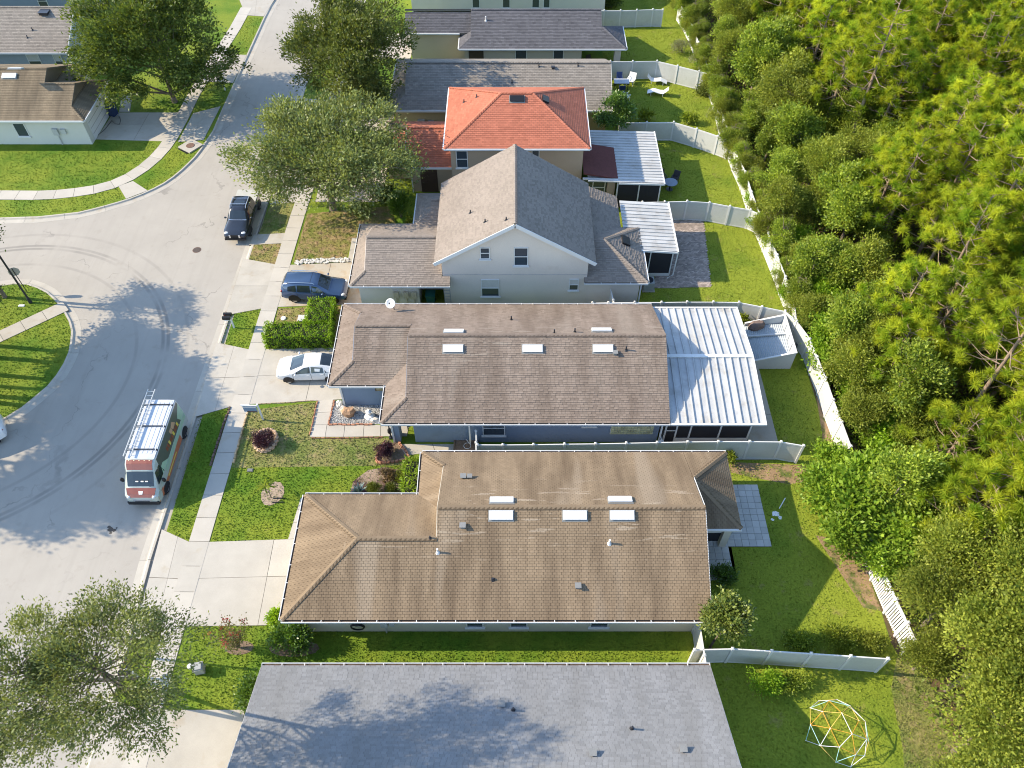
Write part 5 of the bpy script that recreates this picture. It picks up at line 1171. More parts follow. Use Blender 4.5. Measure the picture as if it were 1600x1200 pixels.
def chair(label, loc, rz, mat, group=None, name='patio_chair', w=.55):
    r = thing(name, label, 'chair', loc, rz, group)
    MB().box(-w/2,-w/2,.40,w/2,w/2,.45).build('seat', mat, r); MB().add([(-w/2,w/2-.05,.451),(w/2,w/2-.05,.451),(w/2,w/2,.451),(-w/2,w/2,.451),(-w/2,w/2+.13,.95),(w/2,w/2+.13,.95),(w/2,w/2+.17,.95),(-w/2,w/2+.17,.95)],[(3,2,1,0),(4,5,6,7),(0,1,5,4),(1,2,6,5),(2,3,7,6),(3,0,4,7)]).build('backrest', mat, r)
    for x in (-w/2+.03,w/2-.03):
        for y in (-w/2+.03,w/2-.03): MB().box(x-.02,y-.02,0,x+.02,y+.02,.399).build('leg', mat, r)
        MB().box(x-.03,-w/2,.62,x+.03,w/2,.65).box(x-.02,-w/2,.451,x+.02,-w/2+.04,.619).build('armrest', mat, r)
    return r
navy = M('navy_plastic', (.03,.055,.16), .5); whitep = M('white_plastic', (.74,.74,.72), .5, .04); darkp = M('dark_wicker', (.05,.045,.045), .7)
chair('dark blue armchair tucked in the porch of the blue house', (-6.35,29.1,.0), R(200), M('slate_chair', (.05,.06,.085), .6))
# rock garden
gravel_poly = [G(*q) for q in ((521,626),(598,630),(596,663),(514,663))]
structure(MB().prism(gravel_poly,-.1,.015).build('gravel_bed', M('gravel_base', (.35,.34,.32), .95, .2, 10, .3, 40))); SOLID.append(gravel_poly)
mb = MB(); q = random.Random(11); xs = [p[0] for p in gravel_poly]; ys = [p[1] for p in gravel_poly]; n = 0
while n < 2600:
    x, y = q.uniform(min(xs),max(xs)), q.uniform(min(ys),max(ys))
    if not in_poly(x,y,gravel_poly): continue
    rr = q.uniform(.018,.045); z = .02; t = q.choice((.1,.3,.5,.7,.95)); a = q.uniform(0,3)
    mb.add([(x+rr*math.cos(a),y+rr*math.sin(a),z),(x+rr*math.cos(a+1.6),y+rr*math.sin(a+1.6),z),(x+rr*math.cos(a+3.1),y+rr*math.sin(a+3.1),z),(x+rr*math.cos(a+4.6),y+rr*math.sin(a+4.6),z),(x,y,z+rr*.9)],[(0,1,4),(1,2,4),(2,3,4),(3,0,4)],t); n += 1
o = mb.build('gravel', M('gravel_stone', (.36,.35,.33), .9, .1, 5, .1, 40, tint=.75)); o['kind'] = 'stuff'; o['label'] = 'grey and white gravel in the rock garden by the blue wall'
rockm = M('brown_rock', (.36,.22,.13), .9, .25, 3, .3, 14, bmp=.8); palerock = M('pale_rock', (.60,.55,.47), .9, .15, 4, .2, 20, bmp=.6)
def rock(label, loc, r0, mat, seed, sc=(1,1,1)):
    o = MB().blob((0,0,0),r0,seed,.28,10).build('rock', mat, smooth=True, angle=25); o.location = loc; o.scale = sc; return tag(o, label, 'rock')
o = at((547,648)); rock('large tan split boulder in the rock garden', (o.x,o.y,.28), .42, rockm, 2, (1.05,.85,1.0)); rock('smaller pinkish boulder leaning on the tan one', (o.x-.42,o.y+.18,.2), .30, palerock, 5, (.8,.8,1.1))
o = at((531,633)); rock('pale round stone by the corner of the blue wall', (o.x,o.y,.15), .24, palerock, 9, (1,1,.8))
o = at((592,657)); rock('rough grey stone by the walkway under the downspout', (o.x-.25,o.y,.1), .27, palerock, 12, (1.4,.8,.6))
r = thing('stone_lantern', 'white garden ornament with rounded base in the gravel', 'ornament', at((578,652))); MB().lathe([(.30,0),(.34,.12),(.26,.26),(.10,.30)],12).build('base', whitep, r, smooth=True, angle=40); MB().lathe([(.09,.301),(.15,.40),(.16,.55),(.20,.60),(.05,.74)],10).build('top', whitep, r, smooth=True, angle=40)
# edgings of the front lawn: laid pieces, one by one
brick_m = M('edging_brick', (.42,.20,.12), .9, .2, 3, .15, 30, orand=.25); sandb = M('edging_sand', (.47,.34,.19), .9, .2, 3, .15, 30, orand=.2); darkb = M('edging_dark', (.13,.085,.065), .9, .2, 3, .15, 30, orand=.25)
EDG = {}
def edging(label, pts, mat, piece=.30, w=.12, h=.11, wob=.02):
    root = thing('lawn_edging', label, 'edging', at(pts[0])); c = Vector(root.location); q = resample([G(*p) for p in pts], piece)
    key = (mat.name, piece, w, h)
    if key not in EDG: EDG[key] = MB().add([(-piece/2+.012,-w/2,-.02),(piece/2-.012,-w/2,-.02),(piece/2-.012,w/2,-.02),(-piece/2+.012,w/2,-.02),(-piece/2+.03,-w/2+.02,h),(piece/2-.03,-w/2+.02,h),(piece/2-.03,w/2-.02,h),(-piece/2+.03,w/2-.02,h)],[(3,2,1,0),(4,5,6,7),(0,1,5,4),(1,2,6,5),(2,3,7,6),(3,0,4,7)]).mesh('brick', mat)
    for a, b in zip(q, q[1:]):
        d = b-a; link('brick', EDG[key], root, (a+b)/2-c+Vector((rnd.uniform(-wob,wob),rnd.uniform(-wob,wob),rnd.uniform(-.01,.01))), (rnd.uniform(-.05,.05),rnd.uniform(-.05,.05),math.atan2(d.y,d.x)+rnd.uniform(-.06,.06)))
edging('wavy row of sand-coloured edging bricks along the right of the sidewalk', ((388,644),(381,665),(374,690),(368,712),(364,728)), sandb)
edging('dark edging row along the left of the sidewalk by the parked van', ((360,636),(348,668),(338,700),(328,731)), darkb, .3, .14)
edging('brick edging along the inner side of the front walk', ((496,627),(490,655),(483,684)), brick_m, .3, .08)
edging('brick edging between lawn and front walk', ((486,685),(530,685),(570,684.5),(606,684)), brick_m, .3, .07)
edging('pinkish brick edging round the rock garden', ((523,626),(518,645),(513,664),(540,664),(585,664)), brick_m, .28, .12)
edging('thin brick edging between driveway and dull lawn', ((402,632),(440,630),(497,626)), sandb, .3, .06, .07)
edging('brick kerb round the triangular shrub bed', ((601,693),(592,706),(588,719),(592,725),(615,723),(637,718),(640,716),(634,706),(626,696),(624,690)), brick_m, .26, .16, .16)
structure(MB().prism([G(*p) for p in ((601,693),(590,708),(590,723),(637,717),(625,691))],-.05,.02).build('mulch_bed', mulch))
# ring of stones round the purple bush
r = thing('stone_ring', 'ring of stacked tan stones round the purple bush on the lawn', 'edging', at((416,690)))
sm = [MB().blob((0,0,0),.15,k,.18,8,flat=.7).mesh('stone', M('tan_stone', (.46,.32,.21), .9, .2, 3, .2, 20, orand=.25), True, 30) for k in range(4)]
for lay in range(2):
    for k in range(18):
        a = 2*math.pi*(k+.5*lay)/18; link('stone', sm[k % 4], r, (.68*math.cos(a),.80*math.sin(a),.08+.15*lay), (rnd.uniform(-.2,.2),0,a+math.pi/2), (1,.75,.8))
MB().cyl(0,0,-.02,.14,.60,.60,16).build('soil', mulch, r)
structure(MB().prism([tuple((at((426,771))+Vector((.68*math.cos(a*.5236),.80*math.sin(a*.5236)*(1.0+.1*math.sin(a)),0)))[:2]) for a in range(12)],-.05,.016).build('mulch_bed', M('tree_mulch', (.33,.25,.18), .95, .2, 5, .3, 30, bmp=.6)))
structure(MB().prism([G(*p) for p in ((545,779),(552,752),(575,735),(600,730),(625,735),(657,729),(655,779))],-.05,.016).build('mulch_bed', M('bed_mulch', (.30,.215,.15), .95, .25, 2, .3, 30, bmp=.6, dirt=((.06,.03,.03), .8, .48, .55))))
structure(MB().prism([tuple((at((374,1012))+Vector((.75*math.cos(a*.5236),.38*math.sin(a*.5236),0)))[:2]) for a in range(12)],-.05,.012).build('mulch_bed', mulch))
structure(MB().prism([tuple((at((460,1013))+Vector((1.3*math.cos(a*.5236),.45*math.sin(a*.5236),0)))[:2]) for a in range(12)],-.05,.012).build('mulch_bed', mulch))
whst = MB(); q = random.Random(5)
root = thing('stone_border', 'row of white stones along the top of the two-storey house driveway', 'edging', at((500,407))); c = Vector(root.location)
wsm = [MB().blob((0,0,0),.115,20+k,.25,8,flat=.6).mesh('stone', M('white_stone', (.50,.48,.43), .9, .15, 4, .15, 20, orand=.25), True, 30) for k in range(3)]
a, b = at((461,410)), at((544,407))
for k in range(72): link('stone', wsm[k%3], root, a+(b-a)*((k//3+.5)/24)-c+Vector((q.uniform(-.08,.08),(k%3)*.16-.16+q.uniform(-.08,.08),.06)), (0,0,q.uniform(0,3)), (q.uniform(.8,1.2),q.uniform(.8,1.2),.8))

# open lean-to shed behind the blue house
r = thing('lean_to_shed', 'low grey-white lean-to shed with corrugated sloping roof and tall white side, behind the long awning', 'shed', (17.3,35.5,0))
shw = M('shed_white', (.46,.48,.49), .6, .06, 1, .05, 12); shg = M('shed_roof', (.36,.40,.42), .45, .06, 2, .03, 12)
x0, x1, y0, y1 = -1.35, 1.15, -1.6, 1.7; zs = lambda x: .62+.28*(x-x0)/(x1-x0)
n = 20; w = (x1-x0)/n
for j, (ya, yb) in enumerate(((y0+.06,.55),(.67,y1-.06))):
    mb = MB()
    for i in range(n):
        a, b = x0+i*w, x0+(i+1)*w; m = (a+b)/2
        mb.add([(a,ya,zs(a)),(m,ya,zs(m)+.045),(m,yb,zs(m)+.045),(a,yb,zs(a)),(b,ya,zs(b)),(b,yb,zs(b))],[(0,1,2,3),(1,4,5,2)])
    mb.build('corrugated_roof', shg, r)
MB().beam((x0,.61,zs(x0)+.10),(x1,.61,zs(x1)+.10),.12,.12).build('cross_beam', shw, r)
MB().box(x1+.001,y0-.05,0,x1+.07,y1+.05,1.60).build('tall_side', shw, r)
for y in (-.8,0.,.9): MB().box(x1-.045,y-.03,zs(x1)-.1,x1,y+.03,1.58).build('batten', shw, r)
for ya, yb in ((y0-.06,y0),(y1,y1+.06)): MB().add([(x0,ya,0),(x1,ya,0),(x1,ya,1.60),(x0,ya,.80),(x0,yb,0),(x1,yb,0),(x1,yb,1.60),(x0,yb,.80)],[(0,1,2,3),(7,6,5,4),(1,0,4,5),(2,1,5,6),(3,2,6,7),(0,3,7,4)]).build('end_wall', shw, r)
MB().box(x0,y0+.002,0,x0+.05,y1-.002,.56).build('front_board', shg, r)
for ya in (y0-.08, y1): MB().beam((x0,ya+.04,.84),(x1+.05,ya+.04,1.65),.12,.06).build('trim', white_trim, r)
MB().box(x1-.02,y0-.08,1.605,x1+.10,y1+.10,1.66).build('trim', white_trim, r)
r = thing('grill', 'barbecue grill under a crumpled brown cover by the shed', 'grill', at((1178,522)), R(15)); q = random.Random(8)
mb = MB(); prof = [(.0,.36,.52),(.45,.34,.50),(.85,.36,.50),(1.05,.33,.42),(1.18,.20,.30)]; m = 14
for z, a, b in prof: mb.v += [(b*1.2*math.cos(2*math.pi*k/m)*(1+q.uniform(-.12,.12)),a*math.sin(2*math.pi*k/m)*(1+q.uniform(-.12,.12)),z) for k in range(m)]
for i in range(len(prof)-1):
    for k in range(m): mb.f.append((i*m+k,i*m+(k+1)%m,(i+1)*m+(k+1)%m,(i+1)*m+k)); mb.t.append(.5)
e = (len(prof)-1)*m; mb.f.append(tuple(e+k for k in range(m))); mb.t.append(.5)
mb.build('cover', M('brown_canvas', (.17,.12,.10), .85, .2, 4, .1, 30), r); MB().box(-.30,-.2,.0,.30,.2,.05).build('base', black_plastic, r)
def pot(label, q, rad, hgt, mat): r = thing('flower_pot', label, 'pot', at(q) if len(q) == 2 else q); MB().lathe([(rad*.7,0),(rad,hgt),(rad*1.08,hgt),(rad*1.08,hgt*1.08),(rad*.85,hgt*1.08)],12).build('pot', mat, r); MB().cyl(0,0,hgt*.6,hgt*.98,rad*.8,rad*.8,10).build('soil', mulch, r); return r
terra = M('terracotta', (.40,.16,.07), .8); 
pot('dark pot with a leafy plant between the long awning and the grill', (1160,512), .24, .35, black_plastic)
r = thing('storage_box', 'red and pink plastic bundle on a dark box behind the shed', 'box', at((1251,540))); MB().box(-.45,-.3,0,.35,.3,.45).build('crate', M('dark_crate', (.12,.13,.15), .7), r); MB().blob((.0,.05,.60),.22,4,.2,8).build('bundle', M('red_plastic', (.50,.12,.12), .6, .2, 4), r)
# geodesic climbing dome
r = thing('climbing_dome', 'geodesic climbing dome of white, orange and teal bars on the bottom right lawn', 'climbing frame', at((1303,1146)), R(14))
bm = bmesh.new(); bmesh.ops.create_icosphere(bm, subdivisions=2, radius=1.55); bm.transform(Matrix.Rotation(R(31.7),4,'Y'))
dm = [M('bar_white', (.68,.68,.66), .4), M('bar_orange', (.62,.30,.035), .4), M('bar_teal', (.34,.58,.52), .4), M('bar_yellow', (.70,.50,.12), .4)]
q = random.Random(4); hub = MB().blob((0,0,0),.028,0,0,6).mesh('joint', dm[0])
for e in bm.edges:
    a, b = [v.co*1.0 for v in e.verts]
    if min(a.z,b.z) < -.05: continue
    hi = (a.z+b.z)/2 > .95; MB().tube([a+Vector((0,0,.06)),b+Vector((0,0,.06))],.0135,6).build('bar', dm[q.choice((1,1,3,1,0))] if hi else dm[q.choice((0,0,2,3,0))], r)
for v in bm.verts:
    if v.co.z > -.05: link('joint', hub, r, v.co+Vector((0,0,.06)))
bm.free()
# far patio: table, blue chairs, white chair, loungers
o = at((970,138)); r = thing('patio_table', 'pale rectangular patio table among the blue chairs', 'table', o); MB().box(-.7,-.42,.70,.7,.42,.75).build('table_top', M('table_grey', (.45,.48,.52), .5), r)
for x in (-.6,.6):
    for y in (-.34,.34): MB().box(x-.03,y-.03,0,x+.03,y+.03,.699).build('leg', dark_metal, r)
chair('navy blue patio chair nearest the camera, in front of the pale table', o+Vector((.0,-.78,0)), R(180), navy, 'navy chairs round the pale table'); chair('navy blue patio chair at the left end of the pale table', o+Vector((-1.15,.55,0)), R(60), navy, 'navy chairs round the pale table'); chair('navy blue patio chair behind the pale table', o+Vector((-.1,.85,0)), R(0), navy, 'navy chairs round the pale table')
chair('white reclining garden chair to the right of the blue chairs', o+Vector((1.0,.75,0)), R(-25), whitep, None, 'garden_chair', .68)
chair('small white chair alone below the blue chair group', at((979,157)), R(120), whitep, None, 'garden_chair', .45)
pot('orange pot against the far fence, left of the white reclining chair', at((969,113)), .2, .35, terra); pot('orange pot against the far fence, right of the white reclining chair', at((984,112)), .2, .35, terra)
def lounger(label, q, rz):
    r = thing('sun_lounger', label, 'sun lounger', at(q), rz, 'white loungers on the far lawn')
    pr = [(-.95,.75),(-.55,.36),(-.2,.34),(.35,.46),(.95,.22)]
    MB().add([(x,-.32,z) for x,z in pr]+[(x,.32,z) for x,z in pr]+[(x,-.32,z-.05) for x,z in pr]+[(x,.32,z-.05) for x,z in pr],[(i,i+1,5+i+1,5+i) for i in range(4)]+[(10+i,15+i,16+i,11+i) for i in range(4)]+[(i,10+i,11+i,i+1) for i in range(4)]+[(5+i,6+i,16+i,15+i) for i in range(4)]).build('seat', whitep, r)
    for x, z in ((-.5,.33),(.6,.33)):
        for y in (-.28,.28): MB().box(x-.025,y-.025,0,x+.025,y+.025,z-.02).build('leg', whitep, r)
lounger('white sun lounger with raised back, nearer the far fence', (1026,130), R(-12)); lounger('white sun lounger half in shadow, the lower of two', (1027,148), R(168))
r = thing('patio_table', 'round grey-blue table outside the shadowed awning', 'table', at((1046,296))); MB().cyl(0,0,.70,.74,.55,.55,20).build('table_top', M('table_blue', (.20,.24,.30), .4), r); MB().cyl(0,0,.03,.699,.05,.05,8).cyl(0,0,0,.029,.28,.28,12).build('pedestal', dark_metal, r)
for dx, dy, a, w_ in ((-.5,1.0,20,'left'),(.5,.9,-30,'right')): chair('dark wicker chair at the %s behind the round grey-blue table' % w_, at((1046,296))+Vector((dx,dy,0)), R(a), darkp, 'dark chairs at the round table')
chair('dark chair under the porch of the charcoal-roofed house', (7.6,72.6,0), R(30), darkp)
# white scraps in the shaded yard
for i, (q_, s_) in enumerate((((1212,803),.42),((1219,809),.24),((1207,812),.2))):
    o = MB().add([(-.5,-.3,.02),(.4,-.4,.02),(.5,.2,.03),(.0,.45,.05),(-.45,.3,.02),(0,0,.10)],[(0,1,5),(1,2,5),(2,3,5),(3,4,5),(4,0,5),(4,3,2,1,0)]).build('plastic_scrap', whitep); o.location = at(q_); o.scale = (s_,s_,.5); o.rotation_euler = (0,0,i*1.3); tag(o, ('largest crumpled white plastic scrap on the shaded lawn by the pavers','white plastic scrap farthest from the pavers on the shaded lawn','smallest white plastic scrap, nearest the pavers on the shaded lawn')[i], 'scrap', 'white scraps on the shaded lawn')
o = MB().tube([(-.25,-.35,.03),(.25,.35,.05)],.03,6).build('pipe_piece', whitep); o.location = at((1222,787)); tag(o, 'short white pipe lying on the shaded lawn edge', 'pipe')
# ================================================================ VEGETATION
rng = np.random.default_rng(5)
def unit(v): return v/np.maximum(np.linalg.norm(v, axis=1, keepdims=True), 1e-9)
def rand_dirs(n): return unit(rng.normal(size=(n,3)))
def kites(c, d, L, Wd, bend=.0, nrm=None):
    """leaf-shaped quads: base c, pointing d, length L, width Wd"""
    n = len(c); r = rand_dirs(n) if nrm is None else nrm; s = unit(np.cross(d, r)); L = np.broadcast_to(L,(n,)).reshape(n,1); Wd = np.broadcast_to(Wd,(n,)).reshape(n,1)
    mid = c+d*L*.45; tip = c+d*L
    if bend: tip = tip+np.array([0,0,-1])*L*bend
    out = np.empty((n,4,3)); out[:,0] = c; out[:,1] = mid+s*Wd*.5; out[:,2] = tip; out[:,3] = mid-s*Wd*.5
    return out.reshape(-1,3)
def crown(name, mat, rx, ry, rz, lobes=12, clumps=300, per=50, clump_r=.45, leaf=.16, asp=.5, seed=1, lobe_r=.45, low=-.72, sparse=.0, updir=.35, droop=.0):
    """crown centred on the origin; returns (mesh, lobe centres)"""
    global rng
    rng = np.random.default_rng(seed)
    R3 = np.array([rx,ry,rz]); lc = rand_dirs(lobes); lc[:,2] = np.where(lc[:,2] < low, -lc[:,2]*.6, lc[:,2])
    rr = rng.uniform(.45,.78,(lobes,1)); lc = lc*rr*R3; lrad = rng.uniform(.75,1.2,lobes)*lobe_r
    which = rng.integers(0,lobes,clumps); dv = rand_dirs(clumps); dv[:,2] = np.where(dv[:,2] < -.35, -dv[:,2], dv[:,2])
    cc = lc[which]+dv*(lrad[which][:,None]*R3)*rng.uniform(.55,1.05,(clumps,1))
    ct = rng.uniform(.1,.75,clumps); csz = rng.uniform(.7,1.3,clumps)
    n = clumps*per; k = np.repeat(np.arange(clumps), per)
    off = rng.normal(size=(n,3))*np.array([1,1,.7])*clump_r*.55*csz[k][:,None]
    c = cc[k]+off; out = unit(off+cc[k]*.25+1e-6); d = unit(out+rand_dirs(n)*.9+np.array([0,0,updir]))
    L = leaf*rng.uniform(.6,1.25,n)
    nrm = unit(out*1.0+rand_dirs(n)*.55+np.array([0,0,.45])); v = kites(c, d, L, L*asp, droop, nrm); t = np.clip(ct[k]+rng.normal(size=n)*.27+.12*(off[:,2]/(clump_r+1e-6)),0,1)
    return fast_mesh(name, v, 4, mat, t), lc, cc
def trunk_mesh(name, mat, base_h, lc, off, r0=.2, top=None, twigs=None, seed=0, lean=(0,0)):
    q = random.Random(seed); mb = MB(); o = Vector(off); h = max(.3, base_h); tip = Vector((lean[0],lean[1],h))
    mb.tube([(0,0,-.15),(0,0,.0),tip*.5+Vector((q.uniform(-.05,.05),q.uniform(-.05,.05),0)),tip],[r0*1.5,r0*1.15,r0,r0*.85],8)
    zmax = max(p[2] for p in lc); topv = o+Vector((q.uniform(-.3,.3),q.uniform(-.3,.3),zmax*.9)); mid = tip.lerp(topv,.5)+Vector((q.uniform(-.35,.35),q.uniform(-.35,.35),0))
    def lead(t): return tip.lerp(mid,t*2) if t < .5 else mid.lerp(topv,t*2-1)
    mb.tube([tip,mid,topv],[r0*.85,r0*.5,r0*.15],6)
    for p in lc:
        p = Vector(p)+o; hd = math.hypot(p.x-tip.x,p.y-tip.y); t = min(.9,max(.0,(p.z-.55*hd-tip.z)/max(.3,topv.z-tip.z)+q.uniform(-.08,.12))); st_ = lead(t)
        m = (st_+p)/2+Vector((q.uniform(-.35,.35),q.uniform(-.35,.35),q.uniform(-.1,.35))); rr = r0*(.5-.25*t)
        mb.tube([st_,m,p],[rr,rr*.6,r0*.10],5,cap=False)
    if twigs is not None:
        L = [Vector(p)+o for p in lc]
        for c in twigs:
            c = Vector(c)+o; n = min(L, key=lambda p:(p-c).length); mb.tube([n,(n+c)/2+Vector((q.uniform(-.1,.1),q.uniform(-.1,.1),q.uniform(-.1,.1))),c],[r0*.13,r0*.09,r0*.04],4,cap=False)
    return mb.mesh(name, mat, smooth=True)
oak_leaf = leaf_mat('oak_leaf', (.075,.105,.022), (.200,.235,.055), .40, gloss=.14)
oak_dark = leaf_mat('oak_leaf_dark', (.052,.085,.016), (.150,.195,.036), .38, gloss=.12)
oak_pale = leaf_mat('oak_leaf_pale', (.098,.130,.036), (.265,.300,.095), .38, gloss=.2)
wood_leaf = leaf_mat('wood_leaf', (.095,.165,.018), (.370,.440,.055), .45, gloss=.16)
wood_leaf2 = leaf_mat('wood_leaf_olive', (.115,.160,.020), (.350,.385,.060), .45, gloss=.1)
vine_leaf = leaf_mat('vine_leaf', (.125,.225,.020), (.330,.450,.050), .42, gloss=.12)
pine_leaf = leaf_mat('pine_needle', (.130,.235,.014), (.450,.490,.034), .45, gloss=.06)
mag_leaf = leaf_mat('magnolia_leaf', (.055,.095,.014), (.200,.225,.042), .28, gloss=.3)
bush_leaf = leaf_mat('bush_leaf', (.045,.100,.012), (.135,.235,.028), .34, gloss=.35)
hedge_leaf = leaf_mat('hedge_leaf', (.130,.250,.016), (.310,.460,.032), .42, gloss=.12)
ball_leaf = leaf_mat('ball_leaf', (.080,.105,.014), (.190,.215,.030), .3, gloss=.2)
purple_leaf = leaf_mat('purple_leaf', (.030,.010,.018), (.115,.040,.060), .25, gloss=.3)
agave_leaf = leaf_mat('agave_leaf', (.17,.23,.22), (.30,.37,.34), .05, gloss=.3)
rosette_leaf = leaf_mat('rosette_leaf', (.13,.085,.05), (.30,.23,.13), .2, gloss=.2)
grey_leaf = leaf_mat('grey_leaf', (.13,.14,.075), (.27,.27,.16), .3, gloss=.2)
red_leaf = leaf_mat('myrtle_leaf', (.13,.085,.03), (.20,.21,.06), .3, gloss=.2)
red_flower = leaf_mat('red_flower', (.20,.012,.015), (.40,.05,.05), .2)
lime_leaf = leaf_mat('lime_leaf', (.12,.17,.015), (.30,.34,.04), .35)

def tree(label, name, xy, zc, me_cr, me_tr, rz=0, sc=1.0, cat='tree', group=None, crown_name='crown'):
    r = thing(name, label, cat, (*xy,0), rz, group)
    a = link(crown_name, me_cr, r, (0,0,zc)); b = link('trunk', me_tr, r)
    r.scale = (sc,sc,sc); return r
def big_tree(label, name, xy, zc, rad, mat, seed, leaf=.17, clumps=460, per=52, lobes=16, clump_r=.55, off=(0,0), lobe_r=.36, r0=.24, bk=None, asp=.5, twig=40):
    me, lc, cc = crown(name+'_crown', mat, *rad, lobes, clumps, per, clump_r, leaf, asp, seed, lobe_r)
    tr = trunk_mesh(name+'_trunk', bk or bark, max(.6, zc-rad[2]*.95), lc, (off[0],off[1],zc), r0, twigs=cc[:twig], seed=seed, lean=(off[0]*.62,off[1]*.62))
    r = thing(name, label, 'tree', (*xy,0)); link('crown', me, r, (off[0],off[1],zc)); link('trunk', tr, r); return r
# named trees of the street
big_tree('spreading olive-green oak over the verge, front of the red and two-storey houses', 'oak_tree', (-14.3,50.6), 4.8, (8.0,6.6,3.9), oak_pale, 21, leaf=.22, clumps=900, per=56, lobes=30, clump_r=.66, lobe_r=.30, r0=.28, twig=90)
big_tree('dense dark oak behind the olive one, along the far street', 'oak_tree', (-14.3,64.4), 5.2, (7.0,7.4,5.3), oak_leaf, 33, leaf=.25, clumps=860, per=56, lobes=28, clump_r=.6, lobe_r=.33)
big_tree('big dark green oak across the street, beside the white corner house', 'oak_tree', (-31.2,66.2), 5.2, (8.0,6.6,5.0), oak_dark, 47, leaf=.27, clumps=980, per=56, lobes=30, clump_r=.62, lobe_r=.34)
big_tree('airy oak with see-through crown, nearest at bottom left', 'oak_tree', (-18.85,12.6), 11.0, (3.9,3.4,3.0), oak_pale, 61, leaf=.125, clumps=700, per=40, lobes=30, clump_r=.36, lobe_r=.28, r0=.085, twig=90, off=(3.9,-2.75))
big_tree('airy oak cut by the bottom left corner', 'oak_tree', (-18.9,13.5), 10.0, (3.3,3.2,3.4), oak_pale, 62, leaf=.125, clumps=600, per=40, lobes=28, clump_r=.36, lobe_r=.28, r0=.09, twig=90, off=(.35,-3.9))
big_tree('oak whose twigs reach in at the left edge above the stop sign', 'oak_tree', (-36.5,40.6), 6.0, (3.3,2.6,2.2), oak_dark, 71, leaf=.17, clumps=300, per=40, lobes=12, clump_r=.5, r0=.14)
for i, (x, y, zc, rx) in enumerate(((-36.8,33.6,6.6,4.0),(-38.6,29.6,7.8,4.4),(-41.5,26.4,9.2,4.4),(-36.4,36.0,5.4,3.4),(-35.6,31.2,5.8,3.0),(-35.4,34.9,5.6,2.8),(-39.5,32.2,9.6,3.6),(-45.0,28.0,11.0,4.2),(-43.5,33.4,9.6,4.0))):
    big_tree('oak outside the left edge, shading the road, '+('middle of the row by the kerb','in the second row behind the kerb','nearest the white car','closest to the stop sign','smallest beside the kerb, lower one','smallest beside the kerb, upper one','tall one in the second row','tallest and farthest from the road','in the third row behind the stop sign')[i], 'oak_tree', (x,y), zc, (rx,rx,2.7), oak_dark, 80+i, leaf=.25, clumps=520, per=46, lobes=18, clump_r=.6, r0=.18)['group'] = 'oaks of the left island'
big_tree('glossy round-crowned tree at the corner of the tan house and the fence', 'magnolia_tree', (10.15,14.95), 3.0, (1.25,1.2,2.0), mag_leaf, 91, leaf=.20, clumps=280, per=28, lobes=12, clump_r=.32, lobe_r=.42, r0=.07, asp=.48, twig=30)
big_tree('compact dark citrus tree between the red roof and the weathered roof', 'citrus_tree', (8.9,59.6), 2.9, (1.75,1.5,1.9), bush_leaf, 92, leaf=.20, clumps=170, per=34, lobes=11, clump_r=.4, r0=.08)
# shrubs
def shrub(label, name, q, rx, ry, h, mat, seed, leaf=.10, clumps=60, per=40, cat='shrub', clump_r=.16, lobes=7, asp=.5, lobe_r=.5, group=None, stem=True, updir=.5):
    xy = G(*q) if q[0] > 60 else q
    me, lc, cc = crown(name+'_foliage', mat, rx, ry, h*.5, lobes, clumps, per, clump_r, leaf, asp, seed, lobe_r, low=-.9, updir=updir)
    r = thing(name, label, cat, (*xy,0), 0, group); link('foliage', me, r, (0,0,h*.52))
    mb = MB()
    for p in lc[:6]: mb.tube([(0,0,-.05),(p[0]*.4,p[1]*.4,h*.25),(p[0],p[1],p[2]+h*.5)],[.03,.022,.008],5,cap=False)
    mb.build('stem', bark, r); return r
shrub('round dark purple bush inside the ring of stones', 'purple_bush', (416,692), .62, .70, .95, purple_leaf, 101, .085, 120, 40, 'bush', .16)
shrub('dark purple bush in the brick-edged triangular bed', 'purple_bush', (603,711), .60, .62, 1.0, purple_leaf, 102, .085, 120, 40, 'bush', .16)
shrub('largest of the three clipped yellow-green balls beside the tan roof', 'ball_shrub', (586,772), .52, .50, .95, ball_leaf, 103, .06, 160, 40, 'bush', .12, 10, lobe_r=.6)
shrub('middle clipped yellow-green ball beside the tan roof', 'ball_shrub', (612,771), .36, .36, .72, ball_leaf, 104, .06, 100, 36, 'bush', .10, 8, lobe_r=.6)
shrub('smallest clipped ball, next to the sword-leaved hedge', 'ball_shrub', (637,770), .28, .28, .60, ball_leaf, 105, .055, 70, 36, 'bush', .09, 8, lobe_r=.6)
shrub('olive spiky shrub against the sword-leaved hedge', 'olive_shrub', (630,751), .38, .62, .9, ball_leaf, 106, .16, 60, 26, 'shrub', .15, asp=.2)
shrub('bronze rosette cluster in the bark bed', 'bromeliad_cluster', (607,747), .55, .42, .45, rosette_leaf, 107, .24, 30, 26, 'plant', .16, asp=.25, updir=1.0)
shrub('glossy big-leaved bush at the driveway corner of the tan house', 'big_leaf_bush', (458,1006), 1.02, .68, 1.35, bush_leaf, 108, .16, 120, 34, 'bush', .25, 10, lobe_r=.5)
shrub('smaller glossy bush peeking out by the driveway under the tan eave', 'big_leaf_bush', (437,978), .42, .40, 1.25, hedge_leaf, 109, .14, 50, 34, 'bush', .2)
shrub('dark bush at the lower left corner of the pale grey roof', 'big_leaf_bush', (402,1092), .75, 1.0, 1.35, bush_leaf, 110, .14, 110, 34, 'bush', .25, 9)
shrub('dark bush in shade beside the square pavers', 'dark_bush', (1131,905), .72, .62, 1.1, bush_leaf, 111, .12, 80, 36, 'bush', .22)
shrub('dark round bush against the garage wall of the charcoal house', 'dark_bush', (673,86), .95, .8, 1.9, oak_dark, 112, .17, 80, 36, 'bush', .3)
